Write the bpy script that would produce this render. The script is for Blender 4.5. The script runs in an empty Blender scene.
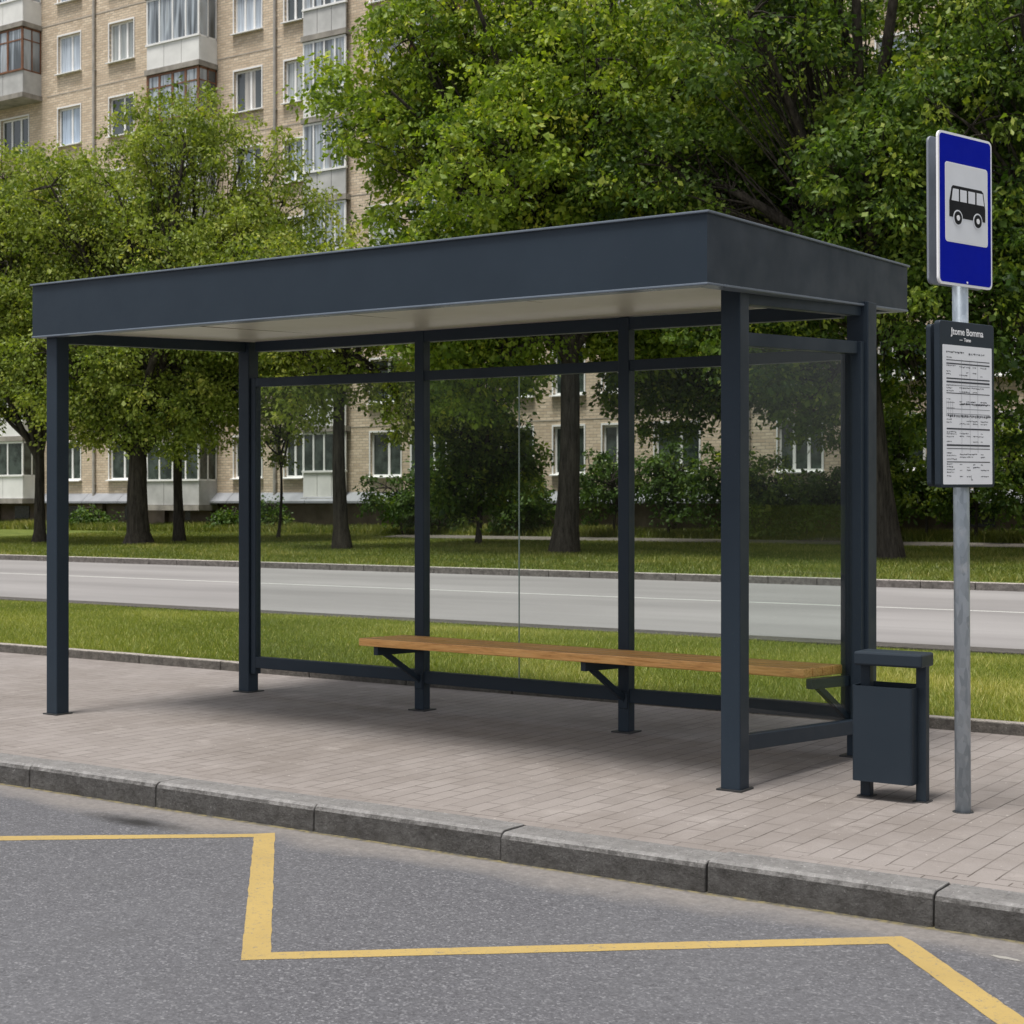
import bpy, bmesh, math, random
import numpy as np
from mathutils import Vector, Matrix

R = math.radians
scene = bpy.context.scene
COL = scene.collection
random.seed(7)

# ------------------------------------------------------------------ helpers
class MB:
    """collects shapes that become ONE mesh object"""
    def __init__(s):
        s.v = []; s.f = []; s.m = []
    def quad(s, a, b, c, d, mi=0):
        n = len(s.v); s.v += [tuple(a), tuple(b), tuple(c), tuple(d)]; s.f.append((n, n+1, n+2, n+3)); s.m.append(mi)
    def poly(s, pts, mi=0):
        n = len(s.v); s.v += [tuple(p) for p in pts]; s.f.append(tuple(range(n, n+len(pts)))); s.m.append(mi)
    def hexa(s, b, t, mi=0):
        """b, t: four bottom and four top points, same order (ccw from above)"""
        n = len(s.v); s.v += [tuple(p) for p in b] + [tuple(p) for p in t]
        for q in ((3,2,1,0),(4,5,6,7),(0,1,5,4),(1,2,6,5),(2,3,7,6),(3,0,4,7)):
            s.f.append(tuple(n+i for i in q)); s.m.append(mi)
    def box(s, x0, x1, y0, y1, z0, z1, mi=0):
        s.hexa([(x0,y0,z0),(x1,y0,z0),(x1,y1,z0),(x0,y1,z0)], [(x0,y0,z1),(x1,y0,z1),(x1,y1,z1),(x0,y1,z1)], mi)
    def beam(s, a, b, w, h, mi=0):
        """a bar from a to b, horizontal width w, height h (centred)"""
        a = Vector(a); b = Vector(b); d = (b-a).normalized()
        up = Vector((0,0,1)) if abs(d.z) < .95 else Vector((0,1,0))
        sx = d.cross(up).normalized()*w/2; sz = sx.cross(d).normalized()*h/2
        A = [a-sx-sz, a+sx-sz, a+sx+sz, a-sx+sz]; B = [q+(b-a) for q in A]
        n = len(s.v); s.v += [tuple(p) for p in A+B]
        for q in ((0,1,2,3),(7,6,5,4),(4,5,1,0),(5,6,2,1),(6,7,3,2),(7,4,0,3)):
            s.f.append(tuple(n+i for i in q)); s.m.append(mi)
    def tube(s, pts, rad, seg=8, mi=0, cap=True):
        pts = [Vector(p) for p in pts]; base = len(s.v)
        for i, p in enumerate(pts):
            d = (pts[min(i+1, len(pts)-1)] - pts[max(i-1, 0)]).normalized()
            ref = Vector((1,0,0)) if abs(d.x) < .9 else Vector((0,1,0))
            u = d.cross(ref).normalized(); w = d.cross(u)
            for k in range(seg):
                an = 2*math.pi*k/seg
                s.v.append(tuple(p + (u*math.cos(an) + w*math.sin(an))*rad[i]))
        for i in range(len(pts)-1):
            for k in range(seg):
                k2 = (k+1) % seg
                s.f.append((base+i*seg+k, base+i*seg+k2, base+(i+1)*seg+k2, base+(i+1)*seg+k)); s.m.append(mi)
        if cap:
            s.f.append(tuple(base+k for k in reversed(range(seg)))); s.m.append(mi)
            s.f.append(tuple(base+(len(pts)-1)*seg+k for k in range(seg))); s.m.append(mi)
    def mesh(s, name, mats, smooth=False):
        me = bpy.data.meshes.new(name); me.from_pydata(s.v, [], s.f)
        for m in (mats if isinstance(mats, (list, tuple)) else [mats]): me.materials.append(m)
        me.polygons.foreach_set('material_index', s.m)
        if smooth: me.polygons.foreach_set('use_smooth', [True]*len(s.f))
        bm = bmesh.new(); bm.from_mesh(me); bmesh.ops.recalc_face_normals(bm, faces=bm.faces); bm.to_mesh(me); bm.free()
        me.update(); return me
    def build(s, name, mats, parent=None, bevel=0, smooth=False):
        o = bpy.data.objects.new(name, s.mesh(name, mats, smooth)); COL.objects.link(o)
        if parent: o.parent = parent
        if bevel:
            b = o.modifiers.new('Bevel', 'BEVEL'); b.width = bevel; b.segments = 2; b.limit_method = 'ANGLE'; b.angle_limit = R(40)
        return o

def tag(o, label=None, cat=None, group=None, kind=None):
    if label: o['label'] = label
    if cat: o['category'] = cat
    if group: o['group'] = group
    if kind: o['kind'] = kind
    return o
def empty(name, loc, rz=0, ry=0):
    o = bpy.data.objects.new(name, None); COL.objects.link(o); o.empty_display_size = .2
    o.location = loc; o.rotation_euler = (0, ry, rz); return o
def struct(name, mb, mats, bevel=0): return tag(mb.build(name, mats, None, bevel), kind='structure')

# ------------------------------------------------------------------ materials
def srgb(r, g, b):
    f = lambda c: (c/255/12.92) if c/255 <= .04045 else ((c/255+.055)/1.055)**2.4
    return (f(r), f(g), f(b), 1)
class NT:
    def __init__(s, name):
        s.mat = bpy.data.materials.new(name); s.mat.use_nodes = True
        s.n = s.mat.node_tree.nodes; s.l = s.mat.node_tree.links
        s.b = s.n['Principled BSDF']; s.out = s.n['Material Output']
        s.tc = s.n.new('ShaderNodeTexCoord')
    def new(s, t, **kw):
        n = s.n.new(t)
        for k, v in kw.items():
            if hasattr(n, k) and not k[0].isupper(): setattr(n, k, v)
            else: n.inputs[k].default_value = v
        return n
    def link(s, a, b): s.l.new(a, b)
    def noise(s, scale, detail=4, rough=.55, vec=None, scl=None):
        n = s.new('ShaderNodeTexNoise'); n.inputs['Scale'].default_value = scale; n.inputs['Detail'].default_value = detail; n.inputs['Roughness'].default_value = rough
        v = vec or s.tc.outputs['Object']
        if scl:
            m = s.new('ShaderNodeMapping'); m.inputs['Scale'].default_value = scl; s.link(v, m.inputs['Vector']); v = m.outputs['Vector']
        s.link(v, n.inputs['Vector']); return n.outputs['Fac']
    def ramp(s, fac, stops):
        r = s.new('ShaderNodeValToRGB'); e = r.color_ramp.elements
        while len(e) < len(stops): e.new(.5)
        for i, (p, c) in enumerate(stops):
            e[i].position = p; e[i].color = c if isinstance(c, tuple) else (c, c, c, 1)
        s.link(fac, r.inputs['Fac']); return r.outputs['Color']
    def mix(s, a, b, fac, mode='MIX'):
        m = s.new('ShaderNodeMix'); m.data_type = 'RGBA'; m.blend_type = mode
        for val, idx in ((fac, 0), (a, 6), (b, 7)):
            if hasattr(val, 'links'): s.link(val, m.inputs[idx])
            else: m.inputs[idx].default_value = val
        return m.outputs[2]
    def math(s, op, a, b=0.0, c=None):
        m = s.new('ShaderNodeMath'); m.operation = op
        for i, val in enumerate((a, b, c)):
            if val is None: continue
            if hasattr(val, 'links'): s.link(val, m.inputs[i])
            else: m.inputs[i].default_value = val
        return m.outputs[0]
    def maprange(s, v, a, b, c=0., d=1.):
        m = s.new('ShaderNodeMapRange'); s.link(v, m.inputs[0])
        for i, x in enumerate((a, b, c, d)): m.inputs[i+1].default_value = x
        return m.outputs[0]
    def bump(s, h, strength=.3, dist=.01, chain=None):
        b = s.new('ShaderNodeBump'); b.inputs['Strength'].default_value = strength; b.inputs['Distance'].default_value = dist
        s.link(h, b.inputs['Height'])
        if chain: s.link(chain, b.inputs['Normal'])
        return b.outputs['Normal']
    def set(s, col=None, rough=None, normal=None, spec=None, metal=None):
        for k, v in (('Base Color', col), ('Roughness', rough), ('Normal', normal), ('Specular IOR Level', spec), ('Metallic', metal)):
            if v is None: continue
            if hasattr(v, 'links'): s.link(v, s.b.inputs[k])
            else: s.b.inputs[k].default_value = v
        return s.mat

def m_plain(name, c, rough=.5, var=.12, scale=6, bump=0, spec=.5, metal=0):
    t = NT(name)
    f = t.noise(scale, 5)
    d = tuple(max(0, x*(1-var)) for x in c[:3]) + (1,); l = tuple(x*(1+var) for x in c[:3]) + (1,)
    col = t.ramp(f, [(.3, d), (.7, l)])
    rr = t.maprange(t.noise(scale*3, 3), .3, .7, rough*.88, min(1, rough*1.12))
    nm = t.bump(t.noise(scale*20, 4), bump, .002) if bump else None
    return t.set(col, rr, nm, spec, metal)

def m_paint(name, c, rough):
    """powder-coated steel with dust film and faint orange peel"""
    t = NT(name)
    dust = t.noise(2.2, 6, .65)
    col = t.mix(c, tuple(x*1.25+.003 for x in c[:3]) + (1,), t.maprange(dust, .45, .8, 0, .55))
    spots = t.maprange(t.noise(160, 2), .70, .76, 0, .3)
    col = t.mix(col, (.16, .15, .14, 1), spots)
    rr = t.maprange(t.noise(5, 4), .3, .7, rough*.8, rough*1.2)
    return t.set(col, rr, t.bump(t.noise(420, 2), .05, .001), .22)

ANTHRACITE = m_paint('anthracite_powder_coat', (.021, .032, .046, 1), .46)
BIN_PAINT = m_paint('dark_grey_bin_paint', (.020, .029, .040, 1), .48)
TRIM = m_paint('anthracite_trim_highlight', (.13, .155, .19, 1), .32)  # edge highlights put into the colour, lighter than the anthracite coat
BASEPLATE = m_plain('dark_base_steel', (.025, .026, .028, 1), .5, .3, 30)
CEIL = m_plain('beige_soffit_panel', (.60, .57, .51, 1), .33, .05, 1.2)
SEAL = m_plain('black_rubber', (.012, .012, .013, 1), .6)

def m_wood():
    t = NT('oiled_wood')
    g = t.noise(9, 7, .6, scl=(.35, 9, 9)); g2 = t.noise(40, 4, .6, scl=(.12, 5, 5))
    oi = t.new('ShaderNodeObjectInfo')
    base = t.ramp(g, [(.28, (.42, .19, .050, 1)), (.5, (.62, .31, .095, 1)), (.72, (.72, .41, .15, 1))])
    base = t.mix(base, (.15, .06, .02, 1), t.maprange(g2, .55, .72, 0, .55))
    hs = t.new('ShaderNodeHueSaturation'); t.link(base, hs.inputs['Color'])
    t.link(t.maprange(oi.outputs['Random'], 0, 1, .85, 1.35), hs.inputs['Value'])
    return t.set(hs.outputs['Color'], t.maprange(g, .3, .7, .24, .4), t.bump(g2, .25, .002), .5)
WOOD = m_wood()

def m_glass():
    t = NT('shelter_glass'); t.n.remove(t.b)
    tr = t.new('ShaderNodeBsdfTransparent'); tr.inputs['Color'].default_value = (.935, .955, .945, 1)
    gl = t.new('ShaderNodeBsdfGlossy'); gl.inputs['Roughness'].default_value = .02
    fr = t.new('ShaderNodeFresnel'); geo = t.new('ShaderNodeNewGeometry'); t.link(t.maprange(geo.outputs['Backfacing'], 0, 1, 1.17, 1/1.17), fr.inputs['IOR'])
    mx = t.new('ShaderNodeMixShader'); t.link(fr.outputs[0], mx.inputs[0]); t.link(tr.outputs[0], mx.inputs[1]); t.link(gl.outputs[0], mx.inputs[2])
    # thin dust film
    df = t.new('ShaderNodeBsdfDiffuse'); df.inputs['Color'].default_value = (.5, .5, .47, 1)
    m2 = t.new('ShaderNodeMixShader'); t.link(t.maprange(t.noise(1.7, 6, .7), .45, .75, .0, .006), m2.inputs[0])
    t.link(mx.outputs[0], m2.inputs[1]); t.link(df.outputs[0], m2.inputs[2]); t.link(m2.outputs[0], t.out.inputs['Surface'])
    return t.mat
GLASS = m_glass()
EDGE = m_plain('glass_edge_seal', (.25, .32, .30, 1), .3)

def m_galv():
    t = NT('galvanised_steel')
    v = t.new('ShaderNodeTexVoronoi'); v.inputs['Scale'].default_value = 55
    mp = t.new('ShaderNodeMapping'); mp.inputs['Scale'].default_value = (1, 1, .35); t.link(t.tc.outputs['Object'], mp.inputs['Vector']); t.link(mp.outputs['Vector'], v.inputs['Vector'])
    sp = t.new('ShaderNodeSeparateColor'); t.link(v.outputs['Color'], sp.inputs[0])
    col = t.ramp(sp.outputs[0], [(0, (.30, .35, .40, 1)), (1, (.44, .50, .56, 1))])
    col = t.mix(col, (.62, .63, .63, 1), t.maprange(t.noise(14, 6, .7), .55, .75, 0, .5))
    return t.set(col, t.maprange(sp.outputs[1], 0, 1, .35, .55), None, .5, .35)
GALV = m_galv()

def m_asphalt():
    t = NT('worn_asphalt'); P = t.tc.outputs['Object']
    v = t.new('ShaderNodeTexVoronoi'); v.inputs['Scale'].default_value = 135; t.link(P, v.inputs['Vector'])
    sp = t.new('ShaderNodeSeparateColor'); t.link(v.outputs['Color'], sp.inputs[0])
    stone = t.ramp(sp.outputs[0], [(0, (.064, .064, .071, 1)), (.5, (.086, .086, .094, 1)), (.90, (.111, .111, .121, 1)), (.985, (.195, .195, .206, 1))])
    big = t.noise(.55, 6, .6); col = t.mix(stone, (.125, .125, .134, 1), t.maprange(big, .4, .7, 0, .38))
    fine = t.noise(38, 5, .7); col = t.mix(col, (.038, .038, .043, 1), t.maprange(fine, .52, .72, 0, .65))
    blot = t.noise(2.6, 5, .62); col = t.mix(col, (.065, .064, .068, 1), t.maprange(blot, .56, .72, 0, .32))
    # fine lighter scratches in the wearing course
    scr = t.maprange(t.noise(22, 3, .5, scl=(1, 2.6, 1)), .49, .51, 0, 1); sc2 = t.maprange(t.noise(23, 3, .5, scl=(1, 2.6, 1)), .60, .66, 0, .35)
    col = t.mix(col, (.24, .24, .25, 1), t.math('MULTIPLY', scr, sc2))
    sx = t.new('ShaderNodeSeparateXYZ'); t.link(P, sx.inputs[0])
    # dusty gutter along the kerb
    edge = t.math('ADD', sx.outputs['Y'], t.math('MULTIPLY', t.noise(1.8, 5, .6), .42))
    gut = t.maprange(edge, 5.48, 5.68, 0, .78)
    col = t.mix(col, t.ramp(t.noise(30, 5, .7), [(.3, (.14, .128, .118, 1)), (.7, (.235, .215, .20, 1))]), gut)
    # moss and grit line in the corner below the kerb
    gl = t.maprange(t.math('ADD', sx.outputs['Y'], t.math('MULTIPLY', t.noise(9, 4), .03)), 5.575, 5.60, 0, .8)
    col = t.mix(col, t.ramp(t.noise(24, 3), [(.42, (.05, .045, .03, 1)), (.58, (.17, .14, .05, 1))]), gl)
    # old oil stain
    dx = t.math('MULTIPLY', t.math('ADD', sx.outputs['X'], 5.80), 1.6); dy = t.math('MULTIPLY', t.math('ADD', sx.outputs['Y'], -5.29), 6.5)
    r = t.math('SQRT', t.math('ADD', t.math('MULTIPLY', dx, dx), t.math('MULTIPLY', dy, dy)))
    st = t.math('MULTIPLY', t.maprange(t.math('ADD', r, t.math('MULTIPLY', t.noise(7, 5, .7), .9)), .55, 1.2, 1, 0), .97)
    col = t.mix(col, (.016, .015, .015, 1), st)
    n = t.bump(sp.outputs[1], .4, .003); n = t.bump(fine, .35, .006, n)
    return t.set(col, .78, n, .35)
ASPHALT = m_asphalt()

def m_paver():
    t = NT('concrete_pavers'); P = t.tc.outputs['Object']
    mp = t.new('ShaderNodeMapping'); mp.inputs['Rotation'].default_value = (0, 0, R(90)); 
    # gentle unevenness of the courses
    nz = t.new('ShaderNodeTexNoise'); nz.inputs['Scale'].default_value = 1.6; nz.inputs['Detail'].default_value = 3; t.link(P, nz.inputs['Vector'])
    vm = t.new('ShaderNodeVectorMath'); vm.operation = 'MULTIPLY_ADD'; t.link(nz.outputs['Color'], vm.inputs[0]); vm.inputs[1].default_value = (.035, .035, 0); t.link(P, vm.inputs[2])
    t.link(vm.outputs[0], mp.inputs['Vector'])
    def brick(vec, bw, rh, off=.5):
        b = t.new('ShaderNodeTexBrick'); b.offset = off; t.link(vec, b.inputs['Vector'])
        for k, v in (('Scale', 1), ('Brick Width', bw), ('Row Height', rh), ('Mortar Size', .0036), ('Mortar Smooth', .25), ('Bias', 0)): b.inputs[k].default_value = v
        b.inputs['Color1'].default_value = (0, 0, 0, 1); b.inputs['Color2'].default_value = (1, 1, 1, 1); b.inputs['Mortar'].default_value = (.5, .5, .5, 1)
        return b
    a = brick(mp.outputs['Vector'], .30, .108); c = brick(P, .21, .105)
    sx = t.new('ShaderNodeSeparateXYZ'); t.link(P, sx.inputs[0])
    border = t.math('LESS_THAN', sx.outputs['Y'], 5.94)
    tone = t.mix(a.outputs['Color'], c.outputs['Color'], border)
    mort = t.mix(a.outputs['Fac'], c.outputs['Fac'], border)
    col = t.mix((.212, .190, .178, 1), (.246, .222, .209, 1), tone)
    stn = t.noise(.9, 7, .66); col = t.mix(col, (.140, .120, .106, 1), t.maprange(stn, .42, .66, 0, .68))
    pale = t.noise(3.2, 6, .7); col = t.mix(col, (.35, .32, .30, 1), t.maprange(pale, .55, .75, 0, .5))
    gr = t.noise(120, 4, .7); col = t.mix(col, (.085, .072, .064, 1), t.maprange(gr, .54, .74, 0, .6))
    sp = t.maprange(t.noise(34, 2), .70, .74, 0, .55); col = t.mix(col, (.52, .49, .45, 1), sp)
    jm = t.ramp(t.noise(1.1, 5), [(.35, (.035, .03, .025, 1)), (.6, (.085, .07, .06, 1))])
    jstr = t.maprange(t.noise(2.6, 4), .36, .66, .35, .98)
    col = t.mix(col, jm, t.math('MULTIPLY', mort, jstr))
    # foot-worn grime beneath the shelter bench line and round the posts
    inv = t.math('SUBTRACT', 1.0, mort)
    n = t.bump(inv, .7, .004); n = t.bump(gr, .3, .003, n); n = t.bump(tone, .25, .003, n)
    return t.set(col, t.maprange(stn, .3, .7, .68, .85), n, .35)
PAVER = m_paver()

def m_kerb(name, c1, c2, moss=.4):
    t = NT(name)
    a = t.noise(9, 9, .78); col = t.ramp(a, [(.3, c1), (.68, c2)])
    f = t.noise(70, 5, .75); col = t.mix(col, tuple(x*.35 for x in c1[:3]) + (1,), t.maprange(f, .52, .72, 0, .7))
    sp = t.maprange(t.noise(60, 2), .66, .72, 0, .6); col = t.mix(col, tuple(min(1, x*1.9) for x in c2[:3]) + (1,), sp)
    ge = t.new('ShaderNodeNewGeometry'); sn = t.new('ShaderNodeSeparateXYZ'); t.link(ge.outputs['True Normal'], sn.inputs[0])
    # tops keep the base tone, upright faces are mottled darker brown
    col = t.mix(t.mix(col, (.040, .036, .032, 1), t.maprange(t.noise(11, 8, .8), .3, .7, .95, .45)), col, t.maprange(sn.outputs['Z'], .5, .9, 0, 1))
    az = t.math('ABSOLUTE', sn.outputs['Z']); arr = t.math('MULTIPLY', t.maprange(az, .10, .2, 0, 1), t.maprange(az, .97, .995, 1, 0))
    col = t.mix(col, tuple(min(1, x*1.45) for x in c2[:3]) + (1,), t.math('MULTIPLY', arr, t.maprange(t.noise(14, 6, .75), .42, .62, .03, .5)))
    n = t.bump(a, 1.0, .03); n = t.bump(f, .7, .008, n)
    return t.set(col, .82, n, .3)
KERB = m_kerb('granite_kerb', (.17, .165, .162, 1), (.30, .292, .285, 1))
KERB_B = m_kerb('concrete_edging', (.26, .23, .20, 1), (.40, .37, .33, 1))
KERB_D = m_kerb('dirty_road_kerb', (.05, .046, .042, 1), (.11, .10, .09, 1))
KERB_C = m_kerb('weathered_far_kerb', (.30, .27, .25, 1), (.46, .42, .39, 1))

def m_lightroad():
    t = NT('pale_worn_asphalt')
    a = t.noise(.22, 6, .6, scl=(.35, 1.6, 1)); col = t.ramp(a, [(.32, (.180, .172, .170, 1)), (.68, (.262, .252, .249, 1))])
    b = t.noise(1.2, 6, .7, scl=(.15, 1.2, 1)); col = t.mix(col, (.17, .165, .162, 1), t.maprange(b, .55, .75, 0, .45))
    f = t.noise(35, 3, .7); col = t.mix(col, (.15, .15, .15, 1), t.maprange(f, .55, .75, 0, .4))
    return t.set(col, .8, t.bump(f, .3, .004), .3)
ROAD2 = m_lightroad()

def m_marking(name, c, dark, wear):
    t = NT(name); P = t.tc.outputs['Object']
    f = t.noise(3, 6, .65); col = t.mix(c, dark, t.maprange(f, .4, .7, 0, .45))
    g = t.noise(55, 4, .75); col = t.mix(col, (.13, .125, .115, 1), t.maprange(g, .57, .68, 0, wear))
    w = t.noise(9, 6, .75); col = t.mix(col, (.17, .155, .13, 1), t.maprange(w, .60, .72, 0, wear*.75))
    return t.set(col, .7, t.bump(g, .4, .003), .3)
YELLOW = m_marking('worn_yellow_paint', (.36, .26, .094, 1), (.27, .195, .075, 1), .9)
WHITEMARK = m_marking('worn_white_paint', (.48, .48, .46, 1), (.36, .36, .34, 1), .6)

def m_soil(name, cols, scale=2.5):
    t = NT(name)
    a = t.noise(scale, 7, .7); col = t.ramp(a, [(.3, cols[0]), (.52, cols[1]), (.74, cols[2])])
    f = t.noise(scale*22, 4, .7); col = t.mix(col, tuple(x*.4 for x in cols[0][:3]) + (1,), t.maprange(f, .48, .7, 0, .6))
    return t.set(col, .95, t.bump(f, .8, .03), .15)
TURF = m_soil('turf', [(.11, .14, .026, 1), (.18, .21, .040, 1), (.25, .27, .06, 1)])
LAWN = m_soil('lawn_turf', [(.065, .09, .018, 1), (.11, .14, .028, 1), (.16, .18, .045, 1)], .9)
DIRT = m_soil('bare_ground', [(.10, .085, .06, 1), (.15, .13, .10, 1), (.19, .17, .13, 1)], .3)
PATH = m_soil('path_gravel', [(.11, .10, .085, 1), (.16, .145, .125, 1), (.20, .185, .165, 1)], .8)  # path toned down, the shade lying on it is put into the colour

def m_leaf(name, dark, light, yellow, transl=.35):
    t = NT(name); t.n.remove(t.b)
    at = t.new('ShaderNodeAttribute'); at.attribute_name = 'tint'
    col = t.ramp(at.outputs['Fac'], [(.0, dark), (.55, light), (.9, tuple((a+b)/2 for a, b in zip(light, yellow))), (1., yellow)])
    d = t.new('ShaderNodeBsdfPrincipled'); t.link(col, d.inputs['Base Color']); d.inputs['Roughness'].default_value = .5; d.inputs['Specular IOR Level'].default_value = .35
    tr = t.new('ShaderNodeBsdfTranslucent')
    t.link(t.mix(col, (.95, 1., .3, 1), 1.0, 'MULTIPLY'), tr.inputs['Color'])
    mx = t.new('ShaderNodeMixShader'); mx.inputs[0].default_value = transl
    t.link(d.outputs[0], mx.inputs[1]); t.link(tr.outputs[0], mx.inputs[2]); t.link(mx.outputs[0], t.out.inputs['Surface'])
    return t.mat
LEAF_LIGHT = m_leaf('light_green_leaves', (.105, .165, .026, 1), (.30, .37, .065, 1), (.52, .52, .12, 1), .5)
LEAF_MAPLE = m_leaf('bright_maple_leaves', (.068, .130, .014, 1), (.245, .345, .038, 1), (.56, .58, .08, 1), .5)
LEAF_DARK = m_leaf('deep_green_leaves', (.034, .076, .014, 1), (.128, .210, .032, 1), (.42, .48, .08, 1), .5)
LEAF_SHRUB = m_leaf('shrub_leaves', (.034, .076, .014, 1), (.085, .155, .028, 1), (.20, .27, .05, 1), .45)
SHADED_BLADE = m_leaf('shaded_lawn_blades', (.085, .115, .022, 1), (.165, .20, .036, 1), (.40, .36, .12, 1), .4)  # darker copy of the grass blades, tree shade put into the colour
BLADE = m_leaf('grass_blades', (.140, .180, .036, 1), (.270, .315, .066, 1), (.60, .54, .20, 1), .45)

def m_bark():
    t = NT('tree_bark')
    a = t.noise(11, 7, .75, scl=(1, 1, .13)); col = t.ramp(a, [(.34, (.012, .010, .008, 1)), (.66, (.085, .073, .060, 1))])
    return t.set(col, .9, t.bump(a, .9, .05), .2)
BARK = m_bark()

def m_brick():
    t = NT('tan_brick'); P = t.tc.outputs['Object']
    mp = t.new('ShaderNodeMapping'); mp.inputs['Rotation'].default_value = (R(-90), 0, 0); t.link(P, mp.inputs['Vector'])
    b = t.new('ShaderNodeTexBrick'); t.link(mp.outputs['Vector'], b.inputs['Vector'])
    for k, v in (('Scale', 1), ('Brick Width', .29), ('Row Height', .105), ('Mortar Size', .011), ('Mortar Smooth', .3), ('Bias', 0)): b.inputs[k].default_value = v
    b.inputs['Color1'].default_value = (.53, .42, .305, 1); b.inputs['Color2'].default_value = (.73, .61, .465, 1); b.inputs['Mortar'].default_value = (.36, .32, .27, 1)
    col = b.outputs['Color']
    st = t.noise(.55, 6, .65, scl=(1, 1, .35)); col = t.mix(col, (.45, .355, .255, 1), t.maprange(st, .45, .72, 0, .5))
    rw = t.noise(1.2, 3, .6, scl=(.25, 1, 8)); col = t.mix(col, (.62, .50, .38, 1), t.maprange(rw, .5, .7, 0, .45))
    return t.set(col, .88, t.bump(t.math('SUBTRACT', 1.0, b.outputs['Fac']), .6, .015), .25)
BRICK = m_brick()
PLINTH = m_plain('dark_plinth_render', (.17, .13, .10, 1), .9, .3, 1.5, .3)
CONC = m_plain('balcony_slab_concrete', (.27, .25, .22, 1), .85, .3, 2.5)
PANEL_W = m_plain('white_balcony_panel', (.72, .72, .70, 1), .6, .10, 1.3)
PANEL_G = m_plain('grey_balcony_panel', (.45, .45, .44, 1), .65, .18, 1.6)
FRAME_W = m_plain('white_window_frame', (.80, .80, .79, 1), .45, .05, 3)
FRAME_B = m_plain('brown_wood_frame', (.17, .075, .036, 1), .6, .25, 4)
SILL = m_plain('sheet_metal_ledge', (.24, .25, .27, 1), .55, .15, 1.5)
PIPE = m_plain('old_drainpipe', (.36, .34, .31, 1), .6, .2, 3)
DARKGL = m_plain('basement_glass', (.02, .022, .025, 1), .25, .2, 3)
SEAM = m_plain('wall_seam', (.42, .37, .31, 1), .8, .2, 2)
ROOFING = m_plain('flat_roof_felt', (.10, .10, .10, 1), .9)

def m_pane():
    t = NT('window_pane'); oi = t.new('ShaderNodeObjectInfo')
    cur = t.noise(4.5, 2, .5, scl=(3, 1, .12))
    r = oi.outputs['Random']
    curtain = t.ramp(cur, [(.35, (.33, .37, .42, 1)), (.65, (.60, .65, .70, 1))])
    dark = (.05, .062, .066, 1)
    sx = t.new('ShaderNodeSeparateXYZ'); t.link(t.tc.outputs['Object'], sx.inputs[0])
    cover = t.math('LESS_THAN', t.math('ABSOLUTE', sx.outputs['X']), t.maprange(r, 0, 1, .2, 1.4))
    tonal = t.ramp(t.math('FRACT', t.math('MULTIPLY', r, 13.7)), [(.0, (.62, .60, .52, 1)), (.3, (1, 1, 1, 1)), (.6, (.78, .88, 1, 1)), (.85, (.55, .62, .68, 1)), (1, (.9, .75, .6, 1))])
    curtain = t.mix(curtain, tonal, 1.0, 'MULTIPLY')
    f = t.mix((0, 0, 0, 1), (1, 1, 1, 1), t.math('GREATER_THAN', t.math('FRACT', t.math('MULTIPLY', r, 7.3)), .25))
    col = t.mix(dark, curtain, t.math('MULTIPLY', cover, f))
    return t.set(col, .06, t.bump(t.noise(1.5, 2), .05, .02), .9)
PANE = m_pane()
def m_pane2():
    t = NT('balcony_pane')
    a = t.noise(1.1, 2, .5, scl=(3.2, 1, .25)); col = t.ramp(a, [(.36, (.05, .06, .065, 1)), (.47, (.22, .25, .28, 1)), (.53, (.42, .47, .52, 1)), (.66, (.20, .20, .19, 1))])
    return t.set(col, .08, t.bump(t.noise(1.5, 2), .05, .02), .9)
PANE2 = m_pane2()
def m_pane3():
    t = NT('dark_window_pane')
    a = t.noise(2.2, 3, .6); col = t.ramp(a, [(.4, (.020, .030, .024, 1)), (.6, (.060, .080, .068, 1))])
    return t.set(col, .07, t.bump(t.noise(1.5, 2), .05, .02), .6)
PANE3 = m_pane3()

BLUE = m_plain('sign_blue', (.002, .010, .36, 1), .55, .05, 8, spec=.04)
SIGNW = m_plain('sign_white', (.88, .88, .90, 1), .4, .03, 8)
SIGNG = m_plain('sign_field_grey', (.74, .76, .80, 1), .4, .04, 8)
SIGNK = m_plain('sign_black', (.008, .008, .009, 1), .5, spec=.15)
SIGNBACK = m_plain('aluminium_sign_back', (.20, .22, .26, 1), .5, .1, 6)  # darkened, shade on the rear sign is part of this colour
PAPER = m_plain('timetable_paper', (.82, .83, .86, 1), .45, .04, 5)
INK = m_plain('timetable_ink', (.035, .038, .05, 1), .6)
INKG = m_plain('timetable_grey_ink', (.28, .29, .32, 1), .6)

# ------------------------------------------------------------------ ground, roads, pavement
g = MB(); g.quad((-320, -160, -.40), (220, -160, -.40), (220, 380, -.40), (-320, 380, -.40)); struct('ground', g, DIRT)
g = MB(); g.quad((-130, -9, -.12), (60, -9, -.12), (60, 5.75, -.12), (-130, 5.75, -.12)); struct('road', g, ASPHALT)
g = MB()
g.box(-130, 60, 5.80, 9.72, -.30, 0); struct('pavement', g, PAVER)

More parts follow.
